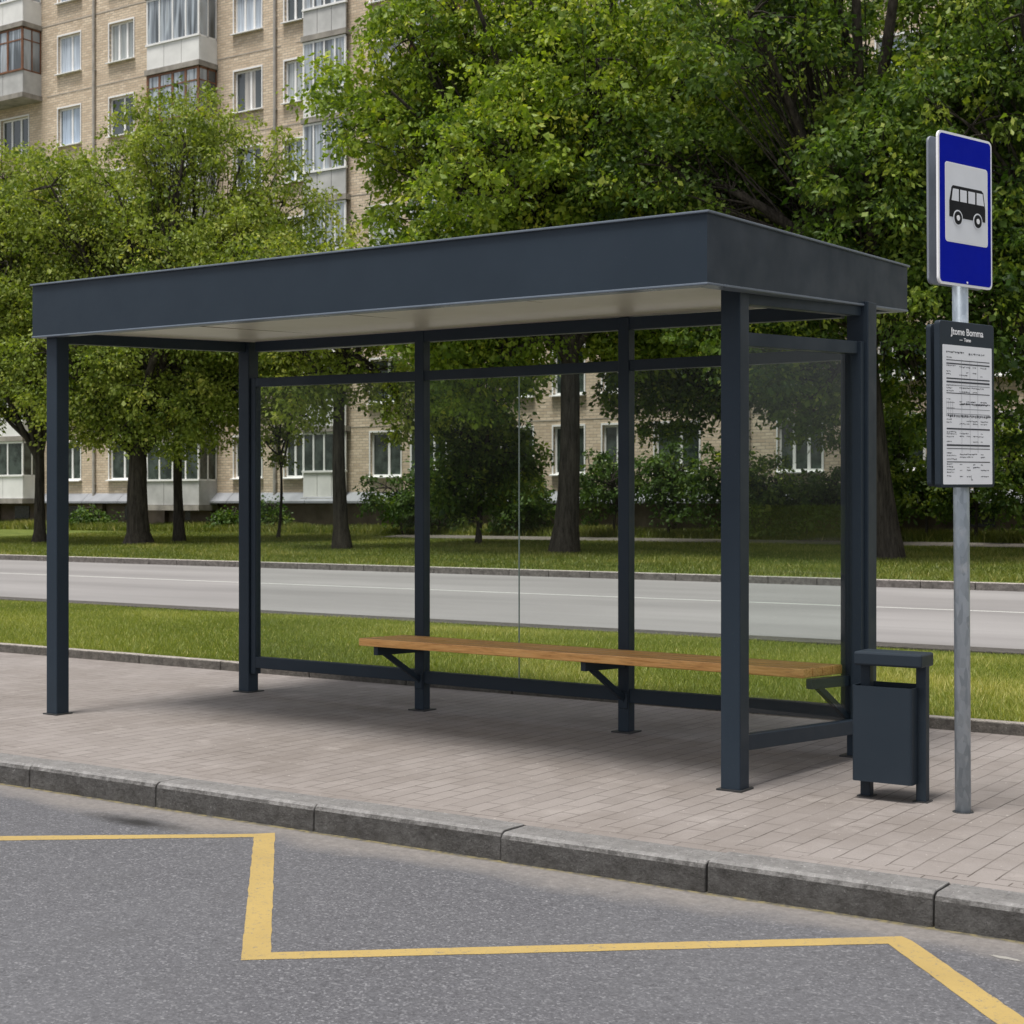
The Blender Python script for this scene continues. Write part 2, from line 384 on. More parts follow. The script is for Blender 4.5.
# kerb of separate one-metre stones with open joints
kb = MB(); joints = [-6.984, -6.008, -4.948, -3.879, -2.891, -1.97]
xs = [joints[0]-1.02*i for i in range(60, 0, -1)] + joints + [joints[-1]+1.0*i for i in range(1, 40)]
rk = random.Random(3)
for a, b in zip(xs[:-1], xs[1:]):
    j = .0035; dy = rk.uniform(-.006, .006); dz = rk.uniform(-.004, .004)
    prof = [(5.598+dy, -.3), (5.604+dy, -.02+dz), (5.612+dy, -.004+dz), (5.632+dy, .006+dz), (5.795, .006+dz), (5.795, -.3)]
    n = len(kb.v); k = len(prof)
    kb.v += [(a+j, y, z) for y, z in prof] + [(b-j, y, z) for y, z in prof]
    for i in range(k):
        kb.f.append((n+i, n+(i+1) % k, n+k+(i+1) % k, n+k+i)); kb.m.append(0)
    kb.f.append(tuple(n+i for i in range(k))); kb.m.append(0); kb.f.append(tuple(n+k+i for i in reversed(range(k)))); kb.m.append(0)
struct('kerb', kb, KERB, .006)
g = MB(); g.box(-130, 60, 5.66, 5.79, -.3, -.035); struct('kerb_joint_soil', g, BASEPLATE)

g = MB()
for a in range(-60, 30): g.box(a+.004+.37, a+1.366, 9.72, 9.80, -.2, .08+rk.uniform(-.004, .004))
struct('grass_edging', g, KERB_B, .01)
# grass strip, gently uneven
def sheet(x0, x1, ys, zs, nx, amp, seed, mat, name):
    r = np.random.RandomState(seed); mb = MB()
    X = np.linspace(x0, x1, nx)
    Z = [[zs[j] + (r.uniform(-amp, amp) if 0 < j < len(ys)-1 else 0) for _ in X] for j in range(len(ys))]
    for j in range(len(ys)-1):
        for i in range(nx-1):
            mb.quad((X[i], ys[j], Z[j][i]), (X[i+1], ys[j], Z[j][i+1]), (X[i+1], ys[j+1], Z[j+1][i+1]), (X[i], ys[j+1], Z[j+1][i]))
    o = tag(mb.build(name, mat), kind='structure'); return o
sheet(-130, 60, list(np.linspace(9.80, 14.9, 8)), [.045, .05, .06, .06, .055, .04, .01, -.02], 160, .012, 2, TURF, 'grass_strip')
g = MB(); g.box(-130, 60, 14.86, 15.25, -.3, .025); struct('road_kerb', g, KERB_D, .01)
g = MB(); g.quad((-200, 15.1, -.12), (120, 15.1, -.12), (120, 27.85, -.12), (-200, 27.85, -.12)); struct('main_road', g, ROAD2)
g = MB()
for a in range(-110, 60): g.box(a+.006, a+.994, 27.75, 27.93, -.3, .02)
struct('far_road_kerb', g, KERB_C, .012)
LY = [27.93, 30, 34, 38, 42.0, 44.0, 46.6, 60, 120, 380]; LZ = [.02, .05, .10, .18, .25, .32, .42, .6, .8, 1.0]
sheet(-320, 220, LY, LZ, 200, .015, 4, LAWN, 'lawn')
def lawn_z(y): return float(np.interp(y, LY, LZ))
# foot path in front of the shrubs, laid on the lawn
mb = MB()
for i in range(60):
    x0 = -34 + i*.9; x1 = x0 + .9
    mb.quad((x0, 41.5, lawn_z(41.5)+.03), (x1, 41.5, lawn_z(41.5)+.03), (x1, 43.3, lawn_z(43.3)+.035), (x0, 43.3, lawn_z(43.3)+.035))
struct('footpath', mb, PATH)

# road markings
z = -.1186; mk = MB()
L = [(-6.97, 4.03), (-5.11, 5.405), (-3.747, 3.95), (-2.028, 5.366), (-.60, 3.98)]
outer = [(-7.0, 4.02), (-5.138, 5.411), (-5.076, 5.480), (-3.737, 4.014), (-3.317, 4.361), (-2.588, 4.968), (-2.056, 5.398), (-2.024, 5.426), (-1.973, 5.390), (-.75, 4.14)]
inner = [(-6.92, 3.93), (-5.110, 5.352), (-5.091, 5.355), (-3.756, 3.888), (-3.262, 4.289), (-2.537, 4.871), (-2.052, 5.293), (-2.029, 5.307), (-2.00, 5.277), (-.86, 4.06)]
# each stroke as a ribbon cut into short lengths
def ribbon(a0, a1, b0, b1, n, m):
    r = random.Random(int(abs(a0[0])*1000))
    prev = None
    for i in range(n+1):
        t = i/n; w = .0022 if 0 < i < n else 0
        pa = (a0[0]+(a1[0]-a0[0])*t + r.uniform(-w, w), a0[1]+(a1[1]-a0[1])*t + r.uniform(-w, w), z)
        pb = (b0[0]+(b1[0]-b0[0])*t + r.uniform(-w, w), b0[1]+(b1[1]-b0[1])*t + r.uniform(-w, w), z)
        if prev: m.quad(prev[0], pa, pb, prev[1])
        prev = (pa, pb)
ribbon((-7.0, 4.02), (-5.138, 5.411), (-6.92, 3.93), (-5.091, 5.355), 30, mk)
mk.quad((-5.138, 5.411, z), (-5.076, 5.480, z), (-5.0362, 5.4364, z), (-5.091, 5.355, z))
ribbon((-5.0362, 5.4364), (-3.737, 4.014), (-5.091, 5.355), (-3.813, 3.9504), 34, mk)
mk.quad((-3.813, 3.9504, z), (-3.756, 3.888, z), (-3.70, 3.936, z), (-3.737, 4.014, z))
ribbon((-3.737, 4.014), (-2.056, 5.398), (-3.70, 3.936), (-2.029, 5.307), 36, mk)
mk.poly([(-2.056, 5.398, z), (-2.029, 5.307, z), (-1.973, 5.390, z), (-2.024, 5.426, z)])
ribbon((-1.973, 5.390), (-.75, 4.07), (-2.029, 5.307), (-.84, 4.0), 30, mk)
struct('yellow_zigzag_marking', mk, YELLOW)
mk = MB(); r = random.Random(2)
for i in range(150): mk.quad((-110+i, 22.38, z), (-109+i, 22.38, z), (-109+i, 22.51, z), (-110+i, 22.51, z))
struct('white_lane_line', mk, WHITEMARK)
mk = MB(); pts = []
for i in range(18):
    a = i/18*2*math.pi; rr = random.uniform(.75, 1.15); pts.append((-1.64+.060*rr*math.cos(a), 5.366+.016*rr*math.sin(a)-.1*.060*rr*math.cos(a), z))
mk.poly(pts); struct('white_paint_remnant', mk, m_marking('faded_white_paint', (.27, .26, .24, 1), (.20, .19, .18, 1), .8))

# ------------------------------------------------------------------ bus shelter
sh = empty('bus_shelter', (-6, 7.9, 0)); bpy.context.view_layer.update()
tag(sh, 'anthracite steel bus shelter with flat roof, glass back wall and wooden bench', 'bus shelter')
OFF = Vector((-6, 7.9, 0))
class SMB(MB):
    def build(s, name, mats, parent=None, bevel=0, smooth=False):
        if parent is sh or getattr(parent, 'parent', None) is sh or (parent and parent.parent and parent.parent.parent is sh):
            s.v = [tuple(Vector(p)-OFF) for p in s.v]
        return MB.build(s, name, mats, parent, bevel, smooth)
# roof: four corners (bottom, top) as measured
FL = (-8.69, 7.00); FR = (-3.40, 6.60); BR = (-3.33, 9.02); BL = (-8.62, 9.38)
zb = dict(FL=2.534, FR=2.438, BR=2.548, BL=2.625); zt = dict(FL=2.896, FR=2.785, BR=2.822, BL=2.915)
C4 = [FL, FR, BR, BL]; NB = ['FL', 'FR', 'BR', 'BL']
cx = sum(c[0] for c in C4)/4; cy = sum(c[1] for c in C4)/4
def inset(c, d): # move a roof corner inwards by d
    return (c[0] + (d if c[0] < cx else -d), c[1] + (d if c[1] < cy else -d))
def ring(mb, d0, d1, zlo, zhi, mi=0):
    for i in range(4):
        j = (i+1) % 4; o0, o1 = inset(C4[i], d0), inset(C4[j], d0); i0, i1 = inset(C4[i], d1), inset(C4[j], d1)
        a, b = NB[i], NB[j]
        mb.hexa([(*o0, zlo(a)), (*o1, zlo(b)), (*i1, zlo(b)), (*i0, zlo(a))], [(*o0, zhi(a)), (*o1, zhi(b)), (*i1, zhi(b)), (*i0, zhi(a))], mi)
rf = SMB(); ring(rf, 0, .03, lambda k: zb[k]+.012, lambda k: zt[k]-.012)
rf.hexa([(*inset(c, .0301), zt[n]-.06) for c, n in zip(C4, NB)], [(*inset(c, .0301), zt[n]-.016) for c, n in zip(C4, NB)])
roof = rf.build('roof', ANTHRACITE, sh)
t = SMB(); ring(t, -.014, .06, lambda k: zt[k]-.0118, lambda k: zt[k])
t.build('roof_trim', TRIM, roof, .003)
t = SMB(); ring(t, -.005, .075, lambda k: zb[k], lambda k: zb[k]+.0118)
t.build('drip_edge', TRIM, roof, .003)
t = SMB(); t.hexa([(*inset(c, .0755), zb[n]+.032) for c, n in zip(C4, NB)], [(*inset(c, .0755), zb[n]+.06) for c, n in zip(C4, NB)])
ceil = t.build('ceiling_panel', CEIL, roof)
def roof_z(x, y): # soffit height by bilinear interpolation
    u = (x-C4[0][0])/(C4[1][0]-C4[0][0]); v = (y-6.8)/2.4
    return (zb['FL']*(1-u)+zb['FR']*u)*(1-v) + (zb['BL']*(1-u)+zb['BR']*u)*v
# fine joints between the ceiling boards
for k in range(1, 4):
    t = SMB(); u = k/4; a = Vector((FL[0]+(FR[0]-FL[0])*u, FL[1]+(FR[1]-FL[1])*u+.1, zb['FL']*(1-u)+zb['FR']*u+.0312)); b = Vector((BL[0]+(BR[0]-BL[0])*u, BL[1]+(BR[1]-BL[1])*u-.1, zb['BL']*(1-u)+zb['BR']*u+.0312))
    t.beam(a, b, .006, .003); t.build('ceiling_joint', PLINTH, roof)

POST = dict(FL=(-8.536, 7.085), FR=(-3.507, 7.106), BL=(-8.365, 8.74), M1=(-6.63, 8.63), M2=(-4.947, 8.515), BR=(-3.385, 8.452))
SEC = dict(FL=.105, FR=.106, BL=.105, M1=.078, M2=.078, BR=.128)
for k, (x, y) in POST.items():
    s = SEC[k]/2; m = SMB(); zt_ = roof_z(x, y) + .0315
    m.box(x-s, x+s, y-s, y+s, .004, zt_)
    po = m.build('post', ANTHRACITE, sh, .006)
    m = SMB(); e = s+(.030 if k in ('M1', 'M2', 'BL', 'BR') else .016); m.box(x-e, x+e, y-e, y+e, -.002, .0085)
    m.build('base_plate', BASEPLATE, po)
def along(a, b, t): return (a[0]+(b[0]-a[0])*t, a[1]+(b[1]-a[1])*t)
def span(a, b):
    """end points of the bay between two posts, at their faces"""
    A, B = Vector(POST[a]), Vector(POST[b]); d = (B-A).normalized()
    ca = SEC[a]/2/max(abs(d.x), abs(d.y)); cb = SEC[b]/2/max(abs(d.x), abs(d.y))
    return A+d*(ca-.002), B-d*(cb-.002)
ztop = {('BL', 'M1'): (2.325, 2.292), ('M1', 'M2'): (2.292, 2.272), ('M2', 'BR'): (2.272, 2.262)}
# rear wall: stiles beside the end posts, rails, panes
for (a, b), (ha, hb) in ztop.items():
    A, B = span(a, b)
    if a == 'BL':
        m = SMB(); c = A+(B-A).normalized()*.03; m.box(c.x-.024, c.x+.024, c.y-.03, c.y+.03, .14, ha+.034); m.build('stile', ANTHRACITE, sh, .004); A = A+(B-A).normalized()*.053
    if b == 'BR':
        m = SMB(); c = B-(B-A).normalized()*.03; m.box(c.x-.024, c.x+.024, c.y-.03, c.y+.03, .14, hb+.034); m.build('stile', ANTHRACITE, sh, .004); B = B-(B-A).normalized()*.053
    m = SMB(); m.beam((A.x, A.y, ha), (B.x, B.y, hb), .055, .066); m.build('transom', ANTHRACITE, sh, .004)
    m = SMB(); m.beam((A.x, A.y, .228), (B.x, B.y, .236), .055, .084); m.build('bottom_rail', ANTHRACITE, sh, .004)
    n = 2 if a == 'M1' else 1
    for i in range(n):
        p0 = A+(B-A)*(i/n)+(B-A).normalized()*.002; p1 = A+(B-A)*((i+1)/n)-(B-A).normalized()*.002
        h0 = ha+(hb-ha)*i/n-.031; h1 = ha+(hb-ha)*(i+1)/n-.031; nrm = Vector((-(B-A).y, (B-A).x)).normalized()*.004
        m = SMB()
        m.hexa([(p0.x-nrm.x, p0.y-nrm.y, .266), (p1.x-nrm.x, p1.y-nrm.y, .274), (p1.x+nrm.x, p1.y+nrm.y, .274), (p0.x+nrm.x, p0.y+nrm.y, .266)],
               [(p0.x-nrm.x, p0.y-nrm.y, h0), (p1.x-nrm.x, p1.y-nrm.y, h1), (p1.x+nrm.x, p1.y+nrm.y, h1), (p0.x+nrm.x, p0.y+nrm.y, h0)])
        m.build('glass_pane', GLASS, sh)
    if n == 2:
        c = (A+B)/2; m = SMB(); m.box(c.x-.0025, c.x+.0025, c.y-.005, c.y+.005, .268, (ha+hb)/2-.032); m.build('glass_joint', EDGE, sh)
    # eaves beam under the ceiling
    z0 = roof_z(*A)+.0318-.04; z1 = roof_z(*B)+.0318-.04
    m = SMB(); m.beam((A.x, A.y, z0), (B.x, B.y, z1), .06, .078); m.build('eaves_beam', ANTHRACITE, sh, .004)
# end beams
for a, b in (('FL', 'BL'), ('FR', 'BR')):
    A, B = span(a, b)
    m = SMB(); m.beam((A.x, A.y, roof_z(*A)-.008), (B.x, B.y, roof_z(*B)-.008), .06, .078); m.build('eaves_beam', ANTHRACITE, sh, .004)
# right-hand end wall
A, B = span('FR', 'BR'); d = (B-A).normalized(); E = B-d*.03
m = SMB(); m.box(E.x-.032+.02, E.x+.032+.02, E.y-.026, E.y+.026, .12, 2.318); m.build('stile', ANTHRACITE, sh, .004)
E2 = E-d*.027
m = SMB(); m.beam((A.x, A.y, 2.236), (E2.x+.01, E2.y, 2.284), .055, .070); m.build('transom', ANTHRACITE, sh, .004)
m = SMB(); m.beam((A.x, A.y, .226), (E2.x+.01, E2.y, .180), .055, .078); m.build('bottom_rail', ANTHRACITE, sh, .004)
m = SMB(); w = .004
m.hexa([(A.x-w, A.y, .262), (A.x+w, A.y, .262), (E2.x+w, E2.y, .216), (E2.x-w, E2.y, .216)], [(A.x-w, A.y, 2.203), (A.x+w, A.y, 2.203), (E2.x+w, E2.y, 2.25), (E2.x-w, E2.y, 2.25)])
m.build('glass_pane', GLASS, sh)

# bench carried by the rear posts
bench = empty('bench', (0, 0, 0)); bench.parent = sh
bl, br_, fl, fr = Vector((-6.70, 8.585)), Vector((-3.455, 8.385)), Vector((-6.845, 8.205)), Vector((-3.555, 8.035))
bl = fl + Vector((.10, .385)); br_ = fr + Vector((.085, .36))
npl = 4
for i in range(npl):
    t0 = (i+.03)/npl; t1 = (i+1-.09)/npl
    q = [fl.lerp(bl, t0), fr.lerp(br_, t0), fr.lerp(br_, t1), fl.lerp(bl, t1)]
    m = SMB(); m.hexa([(v.x, v.y, .462) for v in q], [(v.x, v.y, .514) for v in q])
    m.build('plank', WOOD, bench, .006)
def bracket(x, y, yf, xo):
    m = SMB()
    m.beam((x, y, .430), (x+xo, yf, .430), .045, .056)
    dv = Vector((xo, yf-y)); 
    m.beam((x+xo*.78, y+(yf-y)*.78, .41), (x, y+.005, .215), .035, .035)
    m.box(x-.032, x+.032, y-.004, y+.006, .15, .25)
    m.tube([(x, y-.010, .20), (x, y-.003, .20)], [.011, .011], 6)
    m.build('bracket', ANTHRACITE, bench, .003)
bracket(-6.63, 8.588, 8.235, -.09); bracket(-4.947, 8.472, 8.165, -.10); bracket(-3.43, 8.37, 8.07, -.105)

# ------------------------------------------------------------------ litter bin
bn = empty('litter_bin', (-2.775, 7.33, 0))
tag(bn, 'dark grey metal litter bin on two legs beside the shelter', 'litter bin')
def lb(n, m, mat, bevel=0):
    m.v = [(x+2.775, y-7.33, zz) for x, y, zz in m.v]; return m.build(n, mat, bn, bevel)
# hollow body with rounded corners
def rrect(x0, x1, y0, y1, r, n=5):
    pts = []
    for cx_, cy_, a0 in ((x1-r, y1-r, 0), (x0+r, y1-r, 90), (x0+r, y0+r, 180), (x1-r, y0+r, 270)):
        for i in range(n+1):
            a = R(a0+90*i/n); pts.append((cx_+r*math.cos(a), cy_+r*math.sin(a)))
    return pts
m = MB(); o_ = rrect(-2.940, -2.640, 7.212, 7.440, .018); i_ = rrect(-2.936, -2.644, 7.216, 7.436, .016); k = len(o_)
n0 = len(m.v)
for pts, zz in ((o_, .088), (o_, .545), (i_, .545), (i_, .10)): m.v += [(x, y, zz) for x, y in pts]
for s_ in range(3):
    for i in range(k): m.f.append((n0+s_*k+i, n0+s_*k+(i+1) % k, n0+(s_+1)*k+(i+1) % k, n0+(s_+1)*k+i)); m.m.append(0)
m.f.append(tuple(n0+i for i in range(k))); m.m.append(0); m.f.append(tuple(n0+3*k+i for i in range(k))); m.m.append(0)
lb('body', m, BIN_PAINT)
for x0, x1 in ((-2.930, -2.880), (-2.652, -2.602)):
    m = MB(); m.box(x0, x1, 7.296, 7.346, .003, .648); 
    l_ = lb('leg', m, BIN_PAINT, .004)
    m = MB(); m.box(x0-.012, x1+.012, 7.284, 7.358, -.001, .005); m.v = [(x+2.775, y-7.33, zz) for x, y, zz in m.v]; m.build('foot_plate', BASEPLATE, l_)
m = MB(); m.box(-2.940, -2.602, 7.235, 7.408, .640, .706); lb('hood', m, BIN_PAINT, .010)
m = MB(); m.tube([(-2.641, 7.40, .47), (-2.632, 7.40, .47)], [.008, .006], 8); lb('bolt', m, GALV)

# ------------------------------------------------------------------ bus stop pole with signs
pz = empty('bus_stop_sign', (-2.385, 7.179, 0), R(74.8), R(0))
tag(pz, 'galvanised bus stop pole with blue bus sign above a framed timetable', 'bus stop sign')
m = MB(); m.tube([(0, 0, 0), (0, 0, 3.08)], [.036, .036], 28); m.build('pole', GALV, pz, 0, True)
m = MB(); m.tube([(0, 0, -.004), (0, 0, .004)], [.050, .046], 20); m.build('footing', BASEPLATE, pz)
pz.rotation_euler = (0, R(-.55), R(74.8))   # the pole leans a touch
def slab(pts, y0, y1, mb, mi=0): # an outline in the sign plane extruded from y0 (front) to y1
    n = len(mb.v); k = len(pts)
    mb.v += [(x, y0, z_) for x, z_ in pts] + [(x, y1, z_) for x, z_ in pts]
    mb.f.append(tuple(n+i for i in range(k))); mb.m.append(mi); mb.f.append(tuple(n+k+i for i in reversed(range(k)))); mb.m.append(mi)
    for i in range(k): mb.f.append((n+i, n+k+i, n+k+(i+1) % k, n+(i+1) % k)); mb.m.append(mi)
W, Hh = .425, .686; S0, S1 = 2.405, 3.091; u0 = -W/2-.032
yF = -.052
sg = MB(); slab(rrect(u0, u0+W, S0, S1, .028, 6), yF, yF+.010, sg); sign = sg.build('bus_sign', SIGNW, pz)
s2 = MB(); slab(rrect(u0+.011, u0+W-.011, S0+.011, S1-.011, .02, 6), yF-.0012, yF+.002, s2); s2.build('blue_field', BLUE, sign)
def su(u): return u0+W*u
def sv(v): return S1-Hh*v
s2 = MB(); slab(rrect(su(.127), su(.905), sv(.715), sv(.200), .014, 5), yF-.0022, yF, s2); s2.build('white_field', SIGNG, sign)
s2 = MB()
# thin white border round the field
o4 = rrect(su(.120), su(.912), sv(.719), sv(.196), .017, 5); slab(o4, yF-.0017, yF, s2); s2.build('field_border', SIGNW, sign)
def circ(u, v, r, n=24): return [(su(u)+r*math.cos(2*math.pi*i/n), sv(v)+r*math.sin(2*math.pi*i/n)) for i in range(n)]
s2 = MB()
slab([(su(.193), sv(.553)), (su(.193), sv(.45)), (su(.235), sv(.357)), (su(.26), sv(.345)), (su(.79), sv(.345)), (su(.825), sv(.36)), (su(.86), sv(.47)), (su(.86), sv(.553))], yF-.0036, yF-.001, s2)
s2.build('bus_pictogram', SIGNK, sign)
s2 = MB()
def piece(nm, pts, f, bk, mat):
    q = MB(); slab(pts, yF-f, yF-bk, q); q.build(nm, mat, sign)
for a, b, c, d in ((.232, .258, .36, .36), (.388, .388, .508, .508), (.540, .540, .664, .664), (.696, .696, .805, .835)):
    piece('pictogram_window', [(su(a), sv(.445)), (su(b), sv(.366)), (su(c), sv(.366)), (su(d), sv(.445))], .0046, .003, SIGNG)
for u in (.345, .715):
    piece('wheel_ring', circ(u, .555, .0365), .0046, .003, SIGNG)
    piece('pictogram_wheel', circ(u, .555, .0300), .0056, .004, SIGNK)
    piece('pictogram_hub', circ(u, .555, .0125), .0066, .005, SIGNW)
piece('rivet', circ(.52, .973, .005, 10), .003, .001, SIGNW)
sb = MB(); slab(rrect(u0+.060, u0+W+.060, S0+.012, S1-.002, .028, 6), .040, .052, sb); sb.build('rear_sign', SIGNBACK, pz, .003)
for zz in (2.55, 2.95):
    sb = MB(); sb.box(-.06, .06, -.0425, -.030, zz-.015, zz+.015); sb.box(-.06, .06, .030, .0405, zz-.015, zz+.015); sb.box(-.062, -.040, -.0425, .0405, zz-.015, zz+.015); sb.box(.040, .062, -.0425, .0405, zz-.015, zz+.015)
    sb.build('clamp', GALV, pz)
# timetable case
T0, T1 = 1.492, 2.240; TW = .432; v0 = -TW/2-.045
tb = MB(); slab(rrect(v0, v0+TW, T0, T1, .018, 5), -.066, -.036, tb); tt = tb.build('timetable_case', BIN_PAINT, pz, .004)
tb = MB(); slab(rrect(v0+.080, v0+TW+.080, T0+.006, T1-.004, .018, 5), .036, .062, tb); tb.build('rear_case', BIN_PAINT, pz, .004)
PH = T1-.108
tb = MB(); slab(rrect(v0+.022, v0+TW-.022, T0+.014, PH, .004, 2), -.0672, -.06, tb); pap = tb.build('timetable_sheet', PAPER, tt)
ink = MB(); ig = MB(); rr = random.Random(11)
yi = -.0678
def bar(u, v, w, h, mb=ink):
    x0 = v0+.022+(TW-.044)*u; zz = PH-.626*v
    mb.quad((x0, yi, zz), (x0+(TW-.044)*w, yi, zz), (x0+(TW-.044)*w, yi, zz-h), (x0, yi, zz-h))
def words(u, v, w, h, gap=.012, mb=ink):
    x = u
    while x < u+w:
        l = rr.uniform(.008, .03)
        bar(x, v+rr.uniform(-.002, .002), min(l, u+w-x), h*rr.uniform(.6, 1.1), mb); x += l+gap*rr.uniform(.4, 1.1)
words(.07, .045, .36, .007); words(.52, .05, .32, .008, .02)
words(.07, .085, .11, .005)
for v, th in ((.105, .004), (.128, .006), (.235, .006), (.258, .008), (.342, .004), (.595, .007), (.712, .008), (.74, .0035), (.835, .0045)): bar(.07, v, .88, th)
bar(.07, .285, .88, .0035, ig); bar(.07, .455, .88, .003, ig); bar(.07, .49, .88, .003, ig)
for u in (.37, .54, .70): bar(u, .10, .005, .42, ig)
for v in (.145, .185, .205, .285, .305, .325, .385, .53, .55, .62, .635, .655, .69, .77, .79, .815, .85, .87, .89, .91, .935): words(.07, v, rr.uniform(.08, .2), .0045)
for v in (.15, .19, .21, .30, .33, .40, .42, .54, .56, .63, .65, .69, .78, .80, .855, .875, .895, .94):
    for u in (.33, .47, .60, .76):
        if rr.random() < .75: words(u, v, rr.uniform(.03, .17), .0048)
words(.07, .50, .9, .011, .015); words(.36, .415, .6, .007, .012)
for v in (.40, .42, .44, .46, .48): 
    for u in (.07, .11, .15, .19): bar(u, v, .003, .012)
bar(.07, .41, .16, .002); bar(.07, .45, .16, .002)
bar(.56, .935, .006, .02); bar(.56, .965, .03, .004)
ink.build('printed_rows', INK, pap); ig.build('printed_rules', INKG, pap)
def text_part(s, x, zz, size, y, mat, parent, name, bold=0):
    cu = bpy.data.curves.new(name, 'FONT'); cu.body = s; cu.size = size; cu.extrude = .0004; cu.align_x = 'CENTER'; cu.offset = bold
    o = bpy.data.objects.new(name, cu); COL.objects.link(o)
    dg = bpy.context.evaluated_depsgraph_get(); me = bpy.data.meshes.new_from_object(o.evaluated_get(dg))
    bpy.data.objects.remove(o); me.name = name; me.materials.clear(); me.materials.append(mat)
    ob = bpy.data.objects.new(name, me); COL.objects.link(ob); ob.parent = parent
    ob.location = (x, y, zz); ob.rotation_euler = (R(90), 0, 0); return ob
text_part('Jtome Bomma', v0+TW*.50, T1-.060, .044, -.0668, SIGNW, tt, 'heading', .0006)
text_part('\u2014  Tomo', v0+TW*.46, T1-.088, .022, -.0668, SIGNW, tt, 'subheading', .0006)

# ------------------------------------------------------------------ apartment building
BY = 46.0
A34 = .5984
def seen(x, z_, y=BY):
    zc = -x*math.sin(A34)+y*math.cos(A34); xc = x*math.cos(A34)+y*math.sin(A34)
    px = 512+1582*xc/zc; py = 503-1582*(z_-1.42)/zc
    return -60 < px < 1080 and py > -70
bd = empty('apartment_building', (-36, BY, .4))
tag(bd, 'tan brick apartment block with white windows and glazed balconies behind the trees', 'building')
BO = Vector((-36, BY, .4))
def bpart(name, mb, mat, parent=bd, bevel=0):
    mb.v = [tuple(Vector(q)-BO) for q in mb.v]
    return mb.build(name, mat, parent, bevel)
ZS = [2.42, 5.15, 7.95, 10.85, 13.90, 17.00, 20.15, 23.25, 26.3]; WH = 1.64; NF = 9
X0, X1 = -76, 8; ZB = 1.5; ZT = 29.2
# columns: (centre x, width, kind)
WIN = [(-73.2, 1.5), (-70.2, 1.5), (-64.6, 1.5), (-62.3, 1.5), (-58.3, 1.9), (-54.65, 1.46), (-51.35, 1.5), (-44.05, 1.5), (-41.62, .95), (-37.05, 1.45), (-31.2, 1.45), (-29.0, 1.25), (-27.1, 1.1), (-24.8, 1.65), (-20.45, 1.5), (-17.2, 1.5), (-13.9, 1.5), (-10.2, 1.5), (-6.5, 1.5), (-2.5, 1.5), (2, 1.5)]
BALC = [(-60.6, -56.5, 1.0), (-48.75, -45.75, 1.0), (-40.95, -38.8, .22), (-35.2, -33.0, .9)]
holes = []
for x, w in WIN:
    for k in (range(2, 6) if x == -58.3 else range(NF)): holes.append((x-w/2, x+w/2, ZS[k], ZS[k]+WH))
xb = sorted({X0, X1} | {h[0] for h in holes} | {h[1] for h in holes})
zb_ = sorted({ZB, ZT} | {h[2] for h in holes} | {h[3] for h in holes})
hs = set((round(h[0], 4), round(h[2], 4)) for h in holes)
wl = MB()
for a, b in zip(xb[:-1], xb[1:]):
    for c, d in zip(zb_[:-1], zb_[1:]):
        if (round(a, 4), round(c, 4)) in hs:
            dp = BY+.22
            wl.quad((a, BY, c), (b, BY, c), (b, dp, c), (a, dp, c)); wl.quad((a, BY, d), (a, dp, d), (b, dp, d), (b, BY, d))
            wl.quad((a, BY, c), (a, dp, c), (a, dp, d), (a, BY, d)); wl.quad((b, BY, c), (b, BY, d), (b, dp, d), (b, dp, c))
        else: wl.quad((a, BY, c), (b, BY, c), (b, BY, d), (a, BY, d))
wl.quad((X1, BY, ZB), (X1, BY+12, ZB), (X1, BY+12, ZT), (X1, BY, ZT)); wl.quad((X0, BY, ZB), (X0, BY, ZT), (X0, BY+12, ZT), (X0, BY+12, ZB)); wl.quad((X0, BY+12, ZB), (X0, BY+12, ZT), (X1, BY+12, ZT), (X1, BY+12, ZB))
me_wall = bpart('wall', wl, BRICK)
m = MB(); m.box(X0-.2, X1+.2, BY-.3, BY+12.2, ZT+.002, ZT+.3); bpart('roof', m, ROOFING)
m = MB()
for k in range(1, NF): 
    zz = ZS[k]-.88; xr = X0
    while xr < X1-1:
        l = random.uniform(2, 7); m.box(xr, min(xr+l, X1), BY-.012, BY+.01, zz+random.uniform(-.01, .01), zz+.045); xr += l+random.choice((0, 0, .8))
bpart('floor_seam', m, SEAM)
m = MB(); m.box(X0+.02, X1-.02, BY+.25, BY+.6, -.2, ZB-.05)
rp = random.Random(5); xx = X0+1
while xx < X1-3:
    w = rp.choice((1.2, 1.6, 2.2)); m.box(xx, xx+w, BY+.03, BY+.24, -.2, ZB-.03); xx += w+rp.choice((1.5, 2.0, 2.6))
bpart('plinth', m, PLINTH)
xx = X0+3.0
while xx < X1-3:
    if seen(xx, 1): m = MB(); m.box(xx, xx+1.0, BY+.22, BY+.245, .72, 1.30); bpart('basement_window', m, DARKGL)
    xx += 3.6
m = MB()
xx = X0
while xx < X1:
    l = rp.uniform(1.8, 3.2); e = min(X1, xx+l)
    m.hexa([(xx, BY-.42, 1.42), (e-.02, BY-.42, 1.42), (e-.02, BY-.003, 1.46), (xx, BY-.003, 1.46)], [(xx, BY-.42, 1.50), (e-.02, BY-.42, 1.50), (e-.02, BY-.003, 1.84), (xx, BY-.003, 1.84)]); xx += l
bpart('ledge', m, SILL)
